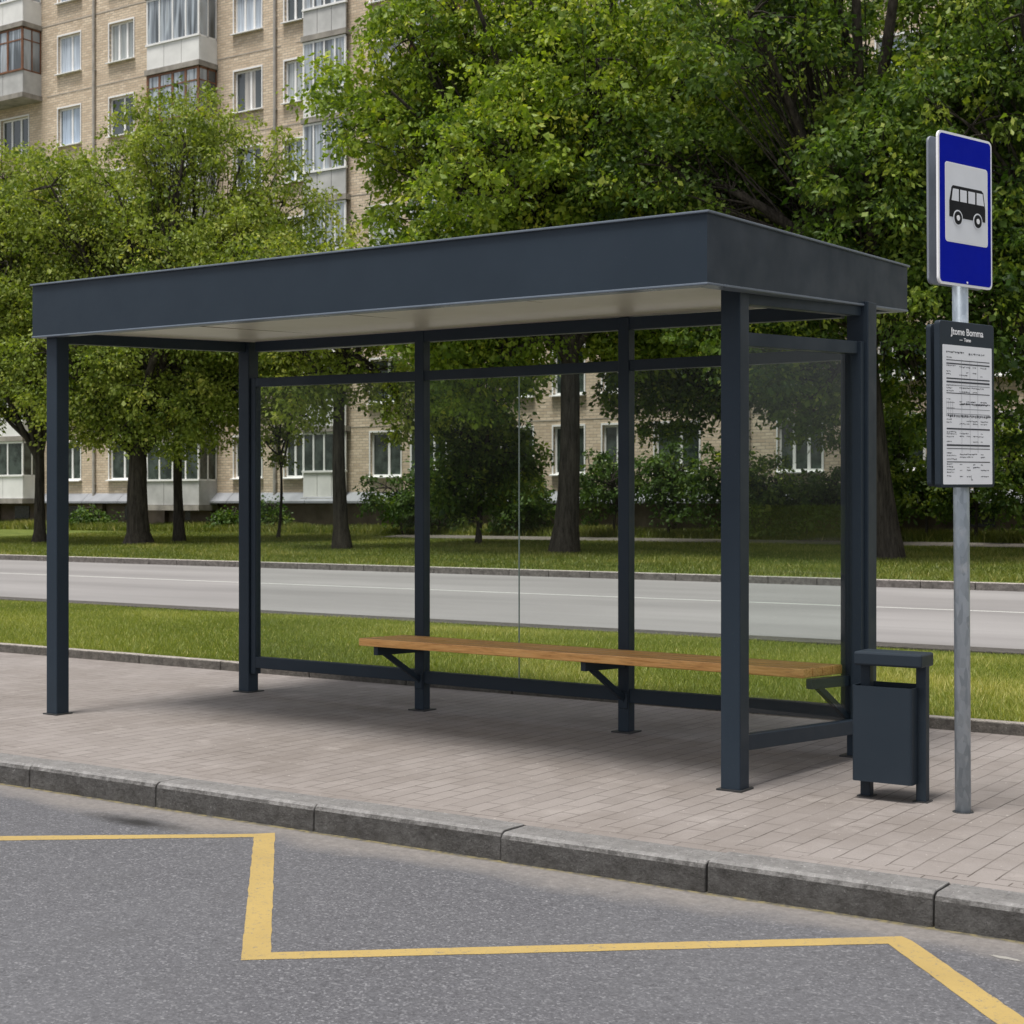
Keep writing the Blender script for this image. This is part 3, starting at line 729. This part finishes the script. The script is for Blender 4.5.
# windows
def frame_mesh(w, h, mull, t=.075):
    m = MB(); y0, y1 = -.035, .035
    m.box(-w/2, -w/2+t, y0, y1, 0, h); m.box(w/2-t, w/2, y0, y1, 0, h); m.box(-w/2+t, w/2-t, y0, y1, 0, t); m.box(-w/2+t, w/2-t, y0, y1, h-t, h)
    for u in mull: m.box(u*w-.05, u*w+.05, y0-.004, y1-.004, t, h-t)
    return m.mesh('window', FRAME_W)
def pane_mesh(w, h): 
    m = MB(); m.box(-w/2+.07, w/2-.07, .0, .012, .07, h-.07); return m.mesh('pane', PANE)
def sill_mesh(w):
    m = MB(); m.hexa([(-w/2-.08, -.30, -.06), (w/2+.08, -.30, -.06), (w/2+.08, -.04, -.03), (-w/2-.08, -.04, -.03)], [(-w/2-.08, -.30, -.02), (w/2+.08, -.30, -.02), (w/2+.08, -.04, .02), (-w/2-.08, -.04, .02)]); return m.mesh('sill', FRAME_W)
def head_mesh(w):
    m = MB(); m.box(-w/2-.05, w/2+.05, -.165, -.14, WH, WH+.07); m.box(-w/2-.05, -w/2-.0, -.165, -.14, 0, WH); m.box(w/2, w/2+.05, -.165, -.14, 0, WH); return m.mesh('casing', FRAME_W)
cache = {}; rw_ = random.Random(21); nwin = 0
for x, w in WIN:
    for k in (range(2, 6) if x == -58.3 else range(NF)):
        zs = ZS[k]
        if not seen(x, zs) or nwin >= 99: continue
        key = (w, rw_.choice((0, 0, 1)) if w > 1.2 else 2)
        if key not in cache: cache[key] = (frame_mesh(w, WH, ((.06,), (-.16, .17), (.0,))[key[1]]), pane_mesh(w, WH), sill_mesh(w), head_mesh(w))
        fm, pm, sm, hm = cache[key]
        if k <= 1:
            if 'dark%s' % w not in cache:
                pd = pm.copy(); pd.materials.clear(); pd.materials.append(PANE3); cache['dark%s' % w] = pd
            pm = cache['dark%s' % w]
        o = bpy.data.objects.new('window', fm); COL.objects.link(o); o.parent = bd; o.location = Vector((x, BY+.13, zs))-BO
        for nm, me in (('pane', pm), ('sill', sm), ('casing', hm)):
            c = bpy.data.objects.new(nm, me); COL.objects.link(c); c.parent = o
        nwin += 1
# balconies
def balcony(xa, xc_, dep, k, style):
    zf = ZS[k]-.85-(.28 if xa == -48.75 else 0); y0 = BY-dep
    pm = {'white': PANEL_W, 'grey': PANEL_G}[style[0]]; fm = {'white': FRAME_W, 'brown': FRAME_B}[style[1]]
    m = MB(); n = 3; w = (xc_-xa)/n
    for i in range(n): m.box(xa+i*w+.012, xa+(i+1)*w-.012, y0, y0+.05, zf+.06, zf+1.02)
    if dep > .5:
        m.box(xc_-.05, xc_, y0+.052, BY-.004, zf+.06, zf+1.02); m.box(xa, xa+.05, y0+.052, BY-.004, zf+.06, zf+1.02)
    b = bpart('balcony', m, pm)
    def sub(nm, mb, mat):
        mb.v = [tuple(Vector(q)-BO) for q in mb.v]; mb.build(nm, mat, b)
    m = MB(); m.box(xa-.06, xc_+.06, y0-.08, BY-.003, zf-.16, zf+.05); sub('slab', m, CONC)
    top = ZS[k+1]-.85-.17-(.28 if xa == -48.75 else 0); t = .12 if style[1] == 'brown' else .075; m = MB()
    nb = 4
    for i in range(nb+1):
        u = xa+(xc_-xa)*i/nb; u = min(max(u, xa+t/2), xc_-t/2); m.box(u-t/2, u+t/2, y0-.012, y0+.045, zf+1.03, top)
    m.box(xa-.03, xc_+.03, y0-.05, y0+.06, zf+1.022, zf+1.10); m.box(xa, xc_, y0-.008, y0+.04, top-.09, top)
    if style[1] == 'brown': m.box(xa, xc_, y0-.006, y0+.038, top-.58, top-.52)
    if dep > .5:
        for xs_ in (xc_-.055, xa): 
            for yy in (y0+.46, BY-.08): m.box(xs_, xs_+.055, yy, yy+.06, zf+1.03, top)
            m.box(xs_, xs_+.055, y0+.06, BY-.01, zf+1.022, zf+1.09); m.box(xs_, xs_+.055, y0+.06, BY-.01, top-.08, top)
            if style[1] == 'brown': m.box(xs_+.005, xs_+.05, y0+.06, BY-.01, top-.57, top-.52)
    sub('glazing_bars', m, fm)
    cxm = (xa+xc_)/2; m = MB(); m.box(xa+.05, xc_-.05, y0+.012, y0+.022, zf+1.06, top-.04)
    if dep > .5:
        m.box(xc_-.032, xc_-.022, y0+.05, BY-.02, zf+1.06, top-.04); m.box(xa+.022, xa+.032, y0+.05, BY-.02, zf+1.06, top-.04)
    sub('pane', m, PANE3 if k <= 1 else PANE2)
ST = {0: [('white', 'white'), ('grey', 'white'), ('white', 'white'), ('grey', 'white')], 5: [('grey', 'brown'), ('grey', 'brown'), ('white', 'white'), ('grey', 'brown')], 6: [('grey', 'brown'), ('white', 'white'), ('grey', 'white'), ('grey', 'white')], 4: [('white', 'white'), ('grey', 'white'), ('grey', 'white'), ('grey', 'white')]}
for bi, (xa, xc_, dep) in enumerate(BALC):
    for k in range(8):
        if not seen((xa+xc_)/2, ZS[k]-.8): continue
        if bi == 0 and 2 <= k <= 5: continue
        balcony(xa, xc_, dep, k, ST.get(k, [('white', 'white'), ('grey', 'brown'), ('white', 'white'), ('grey', 'white')])[bi])
for x in (-53.0, -42.55, -32.1, -22.2):
    m = MB(); m.tube([(x, BY-.09, .4), (x, BY-.09, ZT)], [.06, .06], 8)
    for k in range(NF): m.box(x-.08, x+.08, BY-.10, BY-.002, ZS[k]-.2, ZS[k]-.14)
    bpart('drainpipe', m, PIPE)

# ------------------------------------------------------------------ trees
VR = Vector((math.cos(A34), math.sin(A34), 0)); VD = Vector((-math.sin(A34), math.cos(A34), 0))
def leaf_mesh(name, C, N, size, tint, mat, rs, aspect=.55, fold=.25):
    """C leaf positions, N leaf axes: one small folded leaf blade per position"""
    n = len(C)
    ax = N/np.linalg.norm(N, axis=1, keepdims=True)
    rnd = rs.normal(size=(n, 3)); rnd[:, 2] *= .55
    sd = np.cross(ax, rnd); sd /= np.linalg.norm(sd, axis=1, keepdims=True)+1e-9
    up = np.cross(sd, ax)
    s = (size*np.clip(rs.lognormal(-.08, .34, n), .45, 1.9))[:, None]; aspect = (aspect*rs.uniform(.6, 1.45, n))[:, None]; fold = (fold*rs.uniform(-.4, 2.2, n))[:, None]
    v = np.empty((n, 4, 3)); v[:, 0] = C - ax*s*.5; v[:, 2] = C + ax*s*.5
    mid = C + ax*s*.04
    v[:, 1] = mid + sd*s*aspect*.5 + up*s*fold*.4; v[:, 3] = mid - sd*s*aspect*.5 + up*s*fold*.4
    me = bpy.data.meshes.new(name); me.vertices.add(n*4); me.vertices.foreach_set('co', v.reshape(-1))
    idx = np.arange(n)*4
    tri = np.stack([idx, idx+1, idx+2, idx, idx+2, idx+3], 1).reshape(-1)
    me.loops.add(n*6); me.loops.foreach_set('vertex_index', tri.astype(np.int32))
    me.polygons.add(n*2); me.polygons.foreach_set('loop_start', (np.arange(n*2)*3).astype(np.int32))
    at = me.attributes.new('tint', 'FLOAT', 'FACE'); at.data.foreach_set('value', np.repeat(np.clip(tint, 0, 1), 2).astype(np.float32))
    me.materials.append(mat); me.update(calc_edges=True); me.validate()
    return me
def bez(a, b, bend, n):
    out = []
    for i in range(n+1):
        t = i/n; out.append(a.lerp(b, t) + bend*(4*t*(1-t)))
    return out
def tree(name, label, cat, base, trunk_r, fork, lobes, mat, seed, nclus, nleaf, lsize, crad, droop=.3, lean=(0, 0), group='trees in front of the apartment block', twig=.5, holl=.45, flare=1.5, limbs=()):
    """lobes: (right, depth, z, rx, ry, rz) from the trunk base, in metres along and across the street view"""
    rs = np.random.RandomState(seed); rd = random.Random(seed)
    root = empty(name, base); tag(root, label, cat, group)
    tk = MB()
    top = VR*lean[0] + VD*lean[1] + Vector((0, 0, fork))
    pts = bez(Vector((0, 0, -.1)), top, VR*rd.uniform(-.15, .15), 9)
    rad = [trunk_r*(1+(flare-1)*math.exp(-i*1.5))*(1-.35*i/9) for i in range(10)]
    tk.tube(pts, rad, 14, 0, False)
    for i, p in enumerate(pts):          # buttressed, uneven bole
        for k in range(14):
            q = Vector(tk.v[i*14+k]); f_ = 1 + rd.uniform(-.06, .06) + .10*math.sin(k*2*math.pi/14*3+seed)*math.exp(-i*.9)
            tk.v[i*14+k] = tuple(p + (q-p)*f_)
    CC = []
    for u_, v_, z_, r_ in limbs:
        e_ = VR*u_ + VD*v_ + Vector((0, 0, z_))
        tk.tube(bez(pts[-2], e_, Vector((rd.uniform(-.2, .2), rd.uniform(-.2, .2), .2)), 10), [r_*(1-.72*i/10) for i in range(11)], 9, 0, False)
    vol = np.array([l[3]*l[4]*l[5] for l in lobes])**.72; cnt = np.maximum(26 if trunk_r > .09 else 6, (nclus*vol/vol.sum()).astype(int))
    for l, c in zip(lobes, cnt):
        ctr = VR*l[0] + VD*l[1] + Vector((0, 0, l[2]))
        # limb from the trunk to the lobe
        t0 = rd.uniform(.72, 1.0); st = pts[int(9*t0)]
        bend = Vector((rd.uniform(-.4, .4), rd.uniform(-.4, .4), rd.uniform(.1, .6)))
        lim = bez(st, ctr, bend, 7); r0 = trunk_r*rd.uniform(.34, .5)
        tk.tube(lim, [r0*(1-.8*i/7)+.012 for i in range(8)], 7, 0, False)
        d = rs.normal(size=(c, 3)); d /= np.linalg.norm(d, axis=1, keepdims=True)
        r = rs.uniform(holl**3, 1, c)**(1/3)
        P = d*r[:, None]*np.array([l[3], l[4], l[5]])
        P += rs.normal(size=P.shape)*.12
        W_ = np.array([VR*1])[0]; 
        pw = np.outer(P[:, 0], np.array(VR)) + np.outer(P[:, 1], np.array(VD)) + np.outer(P[:, 2], np.array([0, 0, 1.])) + np.array(ctr)
        CC.append(pw)
        for q in pw[rs.choice(c, int(c*twig), replace=False)] if c else []:
            s_ = lim[rd.randint(2, 7)]; q = Vector(q)
            tw = bez(s_, q, Vector((rd.uniform(-.2, .2), rd.uniform(-.2, .2), rd.uniform(0, .3))), 4)
            tk.tube(tw, [.030, .024, .018, .012, .006], 4, 0, False)
    tk.build('trunk', BARK, root, 0, True)
    CC = np.concatenate(CC); n = len(CC)
    ctint = np.clip(rs.normal(.45, .22, n), 0, 1)
    csz = rs.uniform(.6, 1.3, n)*crad
    rep = rs.poisson(nleaf, n); tot = rep.sum()
    ci = np.repeat(np.arange(n), rep)
    off = rs.normal(size=(tot, 3)); off /= np.linalg.norm(off, axis=1, keepdims=True)
    off *= (rs.uniform(0, 1, tot)**.5)[:, None]*csz[ci][:, None]*np.array([1, 1, .62])
    # sprays: leaves droop away from the centre of their spray
    hz = np.sqrt(off[:, 0]**2+off[:, 1]**2); off[:, 2] -= droop*hz
    C = CC[ci]+off; C[:, 2] = np.maximum(C[:, 2], .15)
    N = off + rs.normal(size=off.shape)*.35*crad; N[:, 2] -= droop*.35
    tint = ctint[ci] + rs.normal(0, .14, tot)
    tint[rs.rand(tot) < .008] = 1.
    cr = bpy.data.objects.new('crown', leaf_mesh('crown', C, N, lsize, tint, mat, rs)); COL.objects.link(cr); cr.parent = root
    return root
def envelope(seed, cu, cz, ru, rv, rz, n, lr=.42, cd=0):
    """lobes spread unevenly through an ellipsoid crown"""
    r = random.Random(seed); out = []
    for i in range(n):
        while True:
            a = Vector((r.uniform(-1, 1), r.uniform(-1, 1), r.uniform(-1, 1)))
            if .3 < a.length < .85: break
        s = r.uniform(.75, 1.2)*lr
        out.append((cu+a.x*ru, cd+a.y*rv, cz+a.z*rz, ru*s, rv*s, rz*s*.8))
    return out

def at(px, Y, zz=None):
    t = (px-512)/1582.3; zc = Y/(t*.5634+.8262); xc = t*zc
    return Vector((xc*.8262-zc*.5634, Y, lawn_z(Y) if zz is None else zz))

tree('deciduous_tree', 'thick-trunked pale green tree in the middle of the left lawn group', 'tree', at(138, 34.6), .36, 4.2,
     envelope(1, .0, 8.0, 5.2, 3.4, 5.6, 26, .36) + [(-2.6, -.5, 11.2, 1.7, 1.5, 1.5), (1.6, -.5, 12.6, 1.7, 1.5, 1.4), (-.4, 0, 4.6, 2.2, 1.5, .9), (-1.9, -.3, 4.0, 1.4, 1.0, .8), (-.6, -.6, 3.7, 1.2, .9, .6), (1.2, -.6, 3.6, 1.2, .9, .6), (2.2, -.4, 4.2, 1.5, 1.0, .9)], LEAF_LIGHT, 11, 1500, 72, .115, .62, .45)
tree('deciduous_tree', 'slim dark trunk tree standing farthest left on the lawn', 'tree', at(40, 34.3), .19, 4.0,
     envelope(2, -.7, 8.4, 5.0, 3.2, 5.4, 24, .37) + [(-1.0, -.5, 11.9, 2.0, 1.5, 1.4), (1.4, -.5, 11.4, 1.7, 1.5, 1.4)], LEAF_LIGHT, 12, 1350, 62, .125, .62, .45)
tree('deciduous_tree', 'slender light green tree just right of the thickest trunk on the left', 'tree', at(180, 36.4), .17, 5.0,
     envelope(3, 1.3, 9.2, 4.9, 3.2, 5.8, 26, .35) + [(3.6, -.4, 8.6, 1.9, 1.5, 1.6), (3.0, -.3, 6.2, 1.8, 1.5, 1.2), (.4, -.5, 13.6, 1.8, 1.4, 1.2), (2.2, -.5, 12.6, 1.8, 1.4, 1.2), (3.8, -.3, 5.4, 1.2, 1.0, 1.0), (3.4, -.3, 11.0, 1.7, 1.4, 1.5)], LEAF_LIGHT, 13, 1450, 58, .12, .60, .5)
tree('deciduous_tree', 'thin sparse tree showing brick wall through its leaves', 'tree', at(343, 34.5), .21, 6.4,
     envelope(4, -.6, 7.4, 2.4, 1.8, 2.6, 10, .40) + [(-1.3, -.3, 4.2, 1.0, .8, .8), (1.4, -.2, 4.6, 1.0, .8, .8), (.2, -.3, 4.9, 1.0, .8, .7), (1.9, -.2, 3.6, .9, .8, .7)], LEAF_LIGHT, 14, 330, 55, .12, .55, .4)
tree('maple_tree', 'large bright green maple with straight bare trunk seen through the back glass', 'tree', at(565, 34.8), .30, 7.6,
     envelope(5, -.6, 11.4, 5.6, 4.0, 6.0, 30, .35) + [(-4.6, -.4, 11.2, 1.5, 1.5, 1.1), (-4.0, -.6, 13.2, 1.4, 1.5, 1.2), (-3.2, -.2, 6.2, 1.5, 1.6, 1.6), (-1.6, .2, 5.6, 1.8, 1.6, 1.5), (2.2, 0, 6.6, 1.6, 1.6, 1.4), (-3.8, 0, 8.2, 1.5, 1.6, 1.4), (-2.4, .4, 4.6, 1.5, 1.2, 1.1), (-3.0, .8, 6.0, 1.5, 1.2, 1.2), (-1.6, 1.0, 6.6, 1.4, 1.2, 1.2), (1.6, .6, 5.6, 1.1, 1.0, .8), (3.4, -.3, 8.6, 1.8, 1.6, 1.6), (3.6, -.2, 11.0, 1.8, 1.6, 1.6), (2.6, 0, 5.4, 1.2, 1.2, .8)],
     LEAF_MAPLE, 15, 2300, 72, .140, .62, .35, limbs=((-4.4, -1.6, 11.6, .13), (-2.6, -2.4, 14.5, .14), (.8, -2.4, 15.0, .16), (3.4, -1.8, 12.5, .13)))
tree('linden_tree', 'massive dark forked tree standing behind the sign and shelter end', 'tree', at(888, 35.2), .36, 6.8,
     envelope(6, -1.4, 11.0, 5.8, 4.0, 6.2, 28, .34) + [(-2.2, -.8, 6.2, 1.6, 1.5, 1.2), (1.6, -.5, 6.4, 1.8, 1.6, 1.4), (3.0, -.4, 4.8, 1.6, 1.4, 1.4), (-2.6, .4, 4.9, 1.6, 1.2, 1.2), (-3.8, .2, 5.4, 1.3, 1.2, 1.0), (.9, .8, 4.2, 1.2, 1.0, 1.0), (2.2, .6, 3.2, 1.4, 1.0, 1.1), (-1.6, 1.2, 3.8, 1.2, 1.0, 1.0)],
     LEAF_DARK, 16, 1750, 68, .138, .60, .35, flare=1.22, lean=(-.7, 0), limbs=((-1.5, -3.0, 14.5, .20), (-.2, -3.0, 14.5, .22), (-3.4, -2.6, 11.5, .13), (2.2, -2.6, 12.0, .14)))
tree('linden_tree', 'dark leafy tree whose crown fills the right edge of the view', 'tree', at(1075, 36.5), .30, 4.5,
     envelope(7, -.4, 9.5, 4.6, 3.5, 6.6, 20, .38), LEAF_DARK, 17, 1150, 66, .138, .60, .35)
tree('linden_tree', 'dense dark green tree between the two big trunks, close to the wall', 'tree', at(735, 39.5), .15, 5.0,
     envelope(8, 0, 10.4, 4.8, 2.6, 6.6, 22, .38) + [(-1.6, -.5, 5.0, 1.3, 1.1, .9), (1.5, -.5, 4.7, 1.5, 1.2, 1.0), (2.4, -.5, 5.9, 1.4, 1.2, 1.0), (-2.2, -.4, 6.6, 1.4, 1.1, 1.0), (-.4, -.6, 5.4, 1.4, 1.1, 1.0), (3.4, -.6, 4.4, 1.3, 1.1, 1.0), (2.6, -.8, 3.4, 1.2, 1.0, .8), (-2.6, -.9, 5.0, 1.1, .9, .8), (-1.0, -.9, 4.2, 1.0, .9, .7), (-3.2, -.6, 5.8, 1.1, .9, .8), (.4, -.9, 3.9, 1.0, .8, .8), (-2.9, -.9, 4.3, .9, .8, .7), (-1.9, -1.0, 3.7, .9, .8, .7)], LEAF_DARK, 18, 1150, 64, .138, .60, .35)
tree('young_maple', 'low bushy young tree left of the maple trunk in front of the ledge', 'tree', at(478, 38.5), .10, 2.2,
     envelope(9, -.2, 4.0, 2.3, 1.5, 3.1, 14, .42), LEAF_DARK, 19, 460, 52, .15, .55, .35)

tree('young_tree', 'spindly young tree seen through the left end of the back glass', 'tree', at(278, 40.0), .055, 3.6,
     envelope(10, .3, 5.1, 1.9, 1.2, 2.4, 9, .42), LEAF_LIGHT, 20, 150, 44, .125, .50, .4)
def shrub(label, px, Y, w, h, seed, mat=LEAF_SHRUB, n=70, name='shrub', ls=.13):
    base = at(px, Y); rs = random.Random(seed)
    lob = [(rs.uniform(-.6, .6)*w*.5, rs.uniform(-.4, .4)*w*.4, h*rs.uniform(.28, .72), w*.30, w*.26, h*.27) for _ in range(6)]
    tree(name, label, 'shrub', base, .05, h*.35, lob, mat, seed, n, 46, ls, .42, .3, group='shrubs along the foot of the apartment block', twig=.3, holl=.2, flare=1.1)
shrub('tall round shrub below the ledge, left of the nearest back post', 405, 43.6, 2.6, 3.2, 31, n=95)
shrub('broad shrub to the right of the maple trunk', 618, 43.9, 2.8, 3.0, 32, n=95)
shrub('tall shrub under the wide ground floor window', 668, 43.9, 2.8, 2.9, 33, n=95)
shrub('leafy shrub between the massive trunk and the right-hand sign', 900, 44.6, 2.2, 4.6, 44, LEAF_DARK, 110)
shrub('tall leafy shrub seen at the left end of the end glass pane', 768, 44.0, 2.4, 3.2, 45, LEAF_DARK, 100)
shrub('bushy shrub right of the young tree, before the dark basement', 512, 43.8, 2.2, 2.6, 46, n=90)
shrub('dense bush left of the young tree, behind the middle post', 440, 43.9, 2.4, 2.8, 47, n=95)
shrub('dark shrub hidden behind the front right post', 722, 44.0, 2.6, 3.2, 34, n=85)
shrub('broad low shrub in the middle of the end glass pane', 806, 44.2, 3.2, 2.2, 35, n=110)
shrub('shrub just left of the massive forked trunk', 848, 44.2, 2.4, 2.3, 36)
shrub('bright leaved shrub immediately right of the massive forked trunk', 925, 44.0, 2.6, 2.6, 37, LEAF_DARK, 80)
shrub('tall dense shrub behind the timetable pole', 975, 44.0, 3.0, 4.2, 38, LEAF_DARK, 130)
shrub('tall dense shrub cut by the right edge of the photo', 1030, 43.8, 3.0, 4.4, 39, LEAF_DARK, 130)
shrub('small rounded bush under the drainpipe, seen through the left glass', 277, 44.6, 1.3, 1.3, 40, n=40)
shrub('small bush at the foot of the plinth left of the rear left post', 222, 44.7, 1.6, .9, 41, n=36)
shrub('low bush by the basement windows at far left', 95, 44.7, 1.8, .9, 42, n=40)
shrub('low wide bush behind the maple trunk', 530, 44.3, 2.2, 1.2, 43, n=55)

# ------------------------------------------------------------------ grass blades
def blades(name, n, xr, yr, h, w, zf, seed, keep=None, mat=None):
    rs = np.random.RandomState(seed)
    x = rs.uniform(*xr, n); y = rs.uniform(*yr, n)
    if keep is not None:
        k = keep(x, y, rs); x, y = x[k], y[k]; n = len(x)
    z_ = np.array([zf(v) for v in y]) if callable(zf) else np.full(n, zf)
    patch = np.sin(x*1.3+np.sin(y*1.1)*2)*.5 + np.sin(x*.47+y*.9)*.5
    hh = h*rs.uniform(.5, 1.35, n)*(1+.25*patch); an = rs.uniform(0, 2*math.pi, n)
    dx, dy = np.cos(an)*w*.5, np.sin(an)*w*.5; lx, ly = rs.normal(0, .45, n)*hh, rs.normal(0, .45, n)*hh
    v = np.empty((n, 3, 3)); v[:, 0] = np.stack([x-dx, y-dy, z_], 1); v[:, 1] = np.stack([x+dx, y+dy, z_], 1); v[:, 2] = np.stack([x+lx, y+ly, z_+hh], 1)
    me = bpy.data.meshes.new(name); me.vertices.add(n*3); me.vertices.foreach_set('co', v.reshape(-1))
    me.loops.add(n*3); me.loops.foreach_set('vertex_index', np.arange(n*3, dtype=np.int32))
    me.polygons.add(n); me.polygons.foreach_set('loop_start', (np.arange(n)*3).astype(np.int32))
    dry = np.clip(np.sin(x*.9+2*np.sin(y*.8+x*.23))*np.sin(y*1.7+x*.6)-.35, 0, 1); tint = np.clip(.45+.24*patch+.32*dry+rs.normal(0, .19, n), 0, 1); tint[rs.rand(n) < .04] = 1
    at_ = me.attributes.new('tint', 'FLOAT', 'FACE'); at_.data.foreach_set('value', tint.astype(np.float32))
    me.materials.append(mat or BLADE); me.update(calc_edges=True)
    o = bpy.data.objects.new(name, me); COL.objects.link(o); return o
def inview(margin=40):
    def f(x, y, rs):
        zc = -x*.5634+y*.8262; xc = x*.8262+y*.5634; px = 512+1582*xc/zc
        return (zc > 2) & (px > -margin*3) & (px < 1024+margin*3)
    return f
tag(blades('grass', 480000, (-21, -2.2), (9.82, 14.80), .048, .009, lambda v: float(np.interp(v, [9.8, 11, 13.4, 14.2, 14.9], [.045, .058, .05, .01, -.025])), 1, inview()), 'short green grass on the strip between pavement and main road', 'grass', kind='stuff')
tag(blades('lawn_grass', 230000, (-48, -5), (27.95, 43.6), .07, .022, lawn_z, 2, lambda x, y, rs: inview()(x, y, rs) & ~((x > -34.2) & (y > 41.45) & (y < 43.35)), SHADED_BLADE), 'short lawn grass under the trees beyond the main road', 'grass', kind='stuff')
# weeds along the foot of the building
tag(blades('weeds', 60000, (-64, -9), (43.5, 46.1), .26, .04, lawn_z, 3, inview(), SHADED_BLADE), 'rough tall weeds along the foot of the brick block', 'weeds', kind='stuff')

# ------------------------------------------------------------------ light, sky, camera
SUN_EL, SUN_AZ = R(74), R(188)     # azimuth measured clockwise from +Y
w = bpy.data.worlds.new('World'); scene.world = w; w.use_nodes = True
nt = w.node_tree; bg = nt.nodes['Background']
sky = nt.nodes.new('ShaderNodeTexSky'); sky.sky_type = 'NISHITA'; sky.sun_disc = False
sky.sun_elevation = SUN_EL; sky.sun_rotation = SUN_AZ; sky.dust_density = 3; sky.air_density = 1
hs_ = nt.nodes.new('ShaderNodeHueSaturation'); hs_.inputs['Saturation'].default_value = .28
nt.links.new(sky.outputs[0], hs_.inputs['Color']); nt.links.new(hs_.outputs[0], bg.inputs['Color']); bg.inputs['Strength'].default_value = .075
sd = bpy.data.lights.new('sun', 'SUN'); sd.energy = 2.1; sd.angle = R(16); sd.color = (1, .96, .90)
so = bpy.data.objects.new('sun', sd); COL.objects.link(so)
dirv = Vector((math.sin(SUN_AZ)*math.cos(SUN_EL), math.cos(SUN_AZ)*math.cos(SUN_EL), math.sin(SUN_EL)))
so.rotation_euler = dirv.to_track_quat('Z', 'Y').to_euler()

cam = bpy.data.cameras.new('camera'); co = bpy.data.objects.new('camera', cam); COL.objects.link(co); scene.camera = co
cam.sensor_width = 36; cam.lens = 1582.3*36/1024; cam.shift_y = -(512-503.17)/1024; cam.clip_end = 2000
co.location = (0, 0, 1.42); co.rotation_euler = (R(90), 0, .59844)
cam.dof.use_dof = True; cam.dof.focus_distance = 8.5; cam.dof.aperture_fstop = 9
vs = scene.view_settings; vs.view_transform = 'Standard'; vs.look = 'None'; vs.gamma = 1; vs.exposure = 1.07
scene.cycles.max_bounces = 8; scene.cycles.transparent_max_bounces = 16
scene.cycles.use_denoising = True
scene.cycles.sample_clamp_indirect = 6
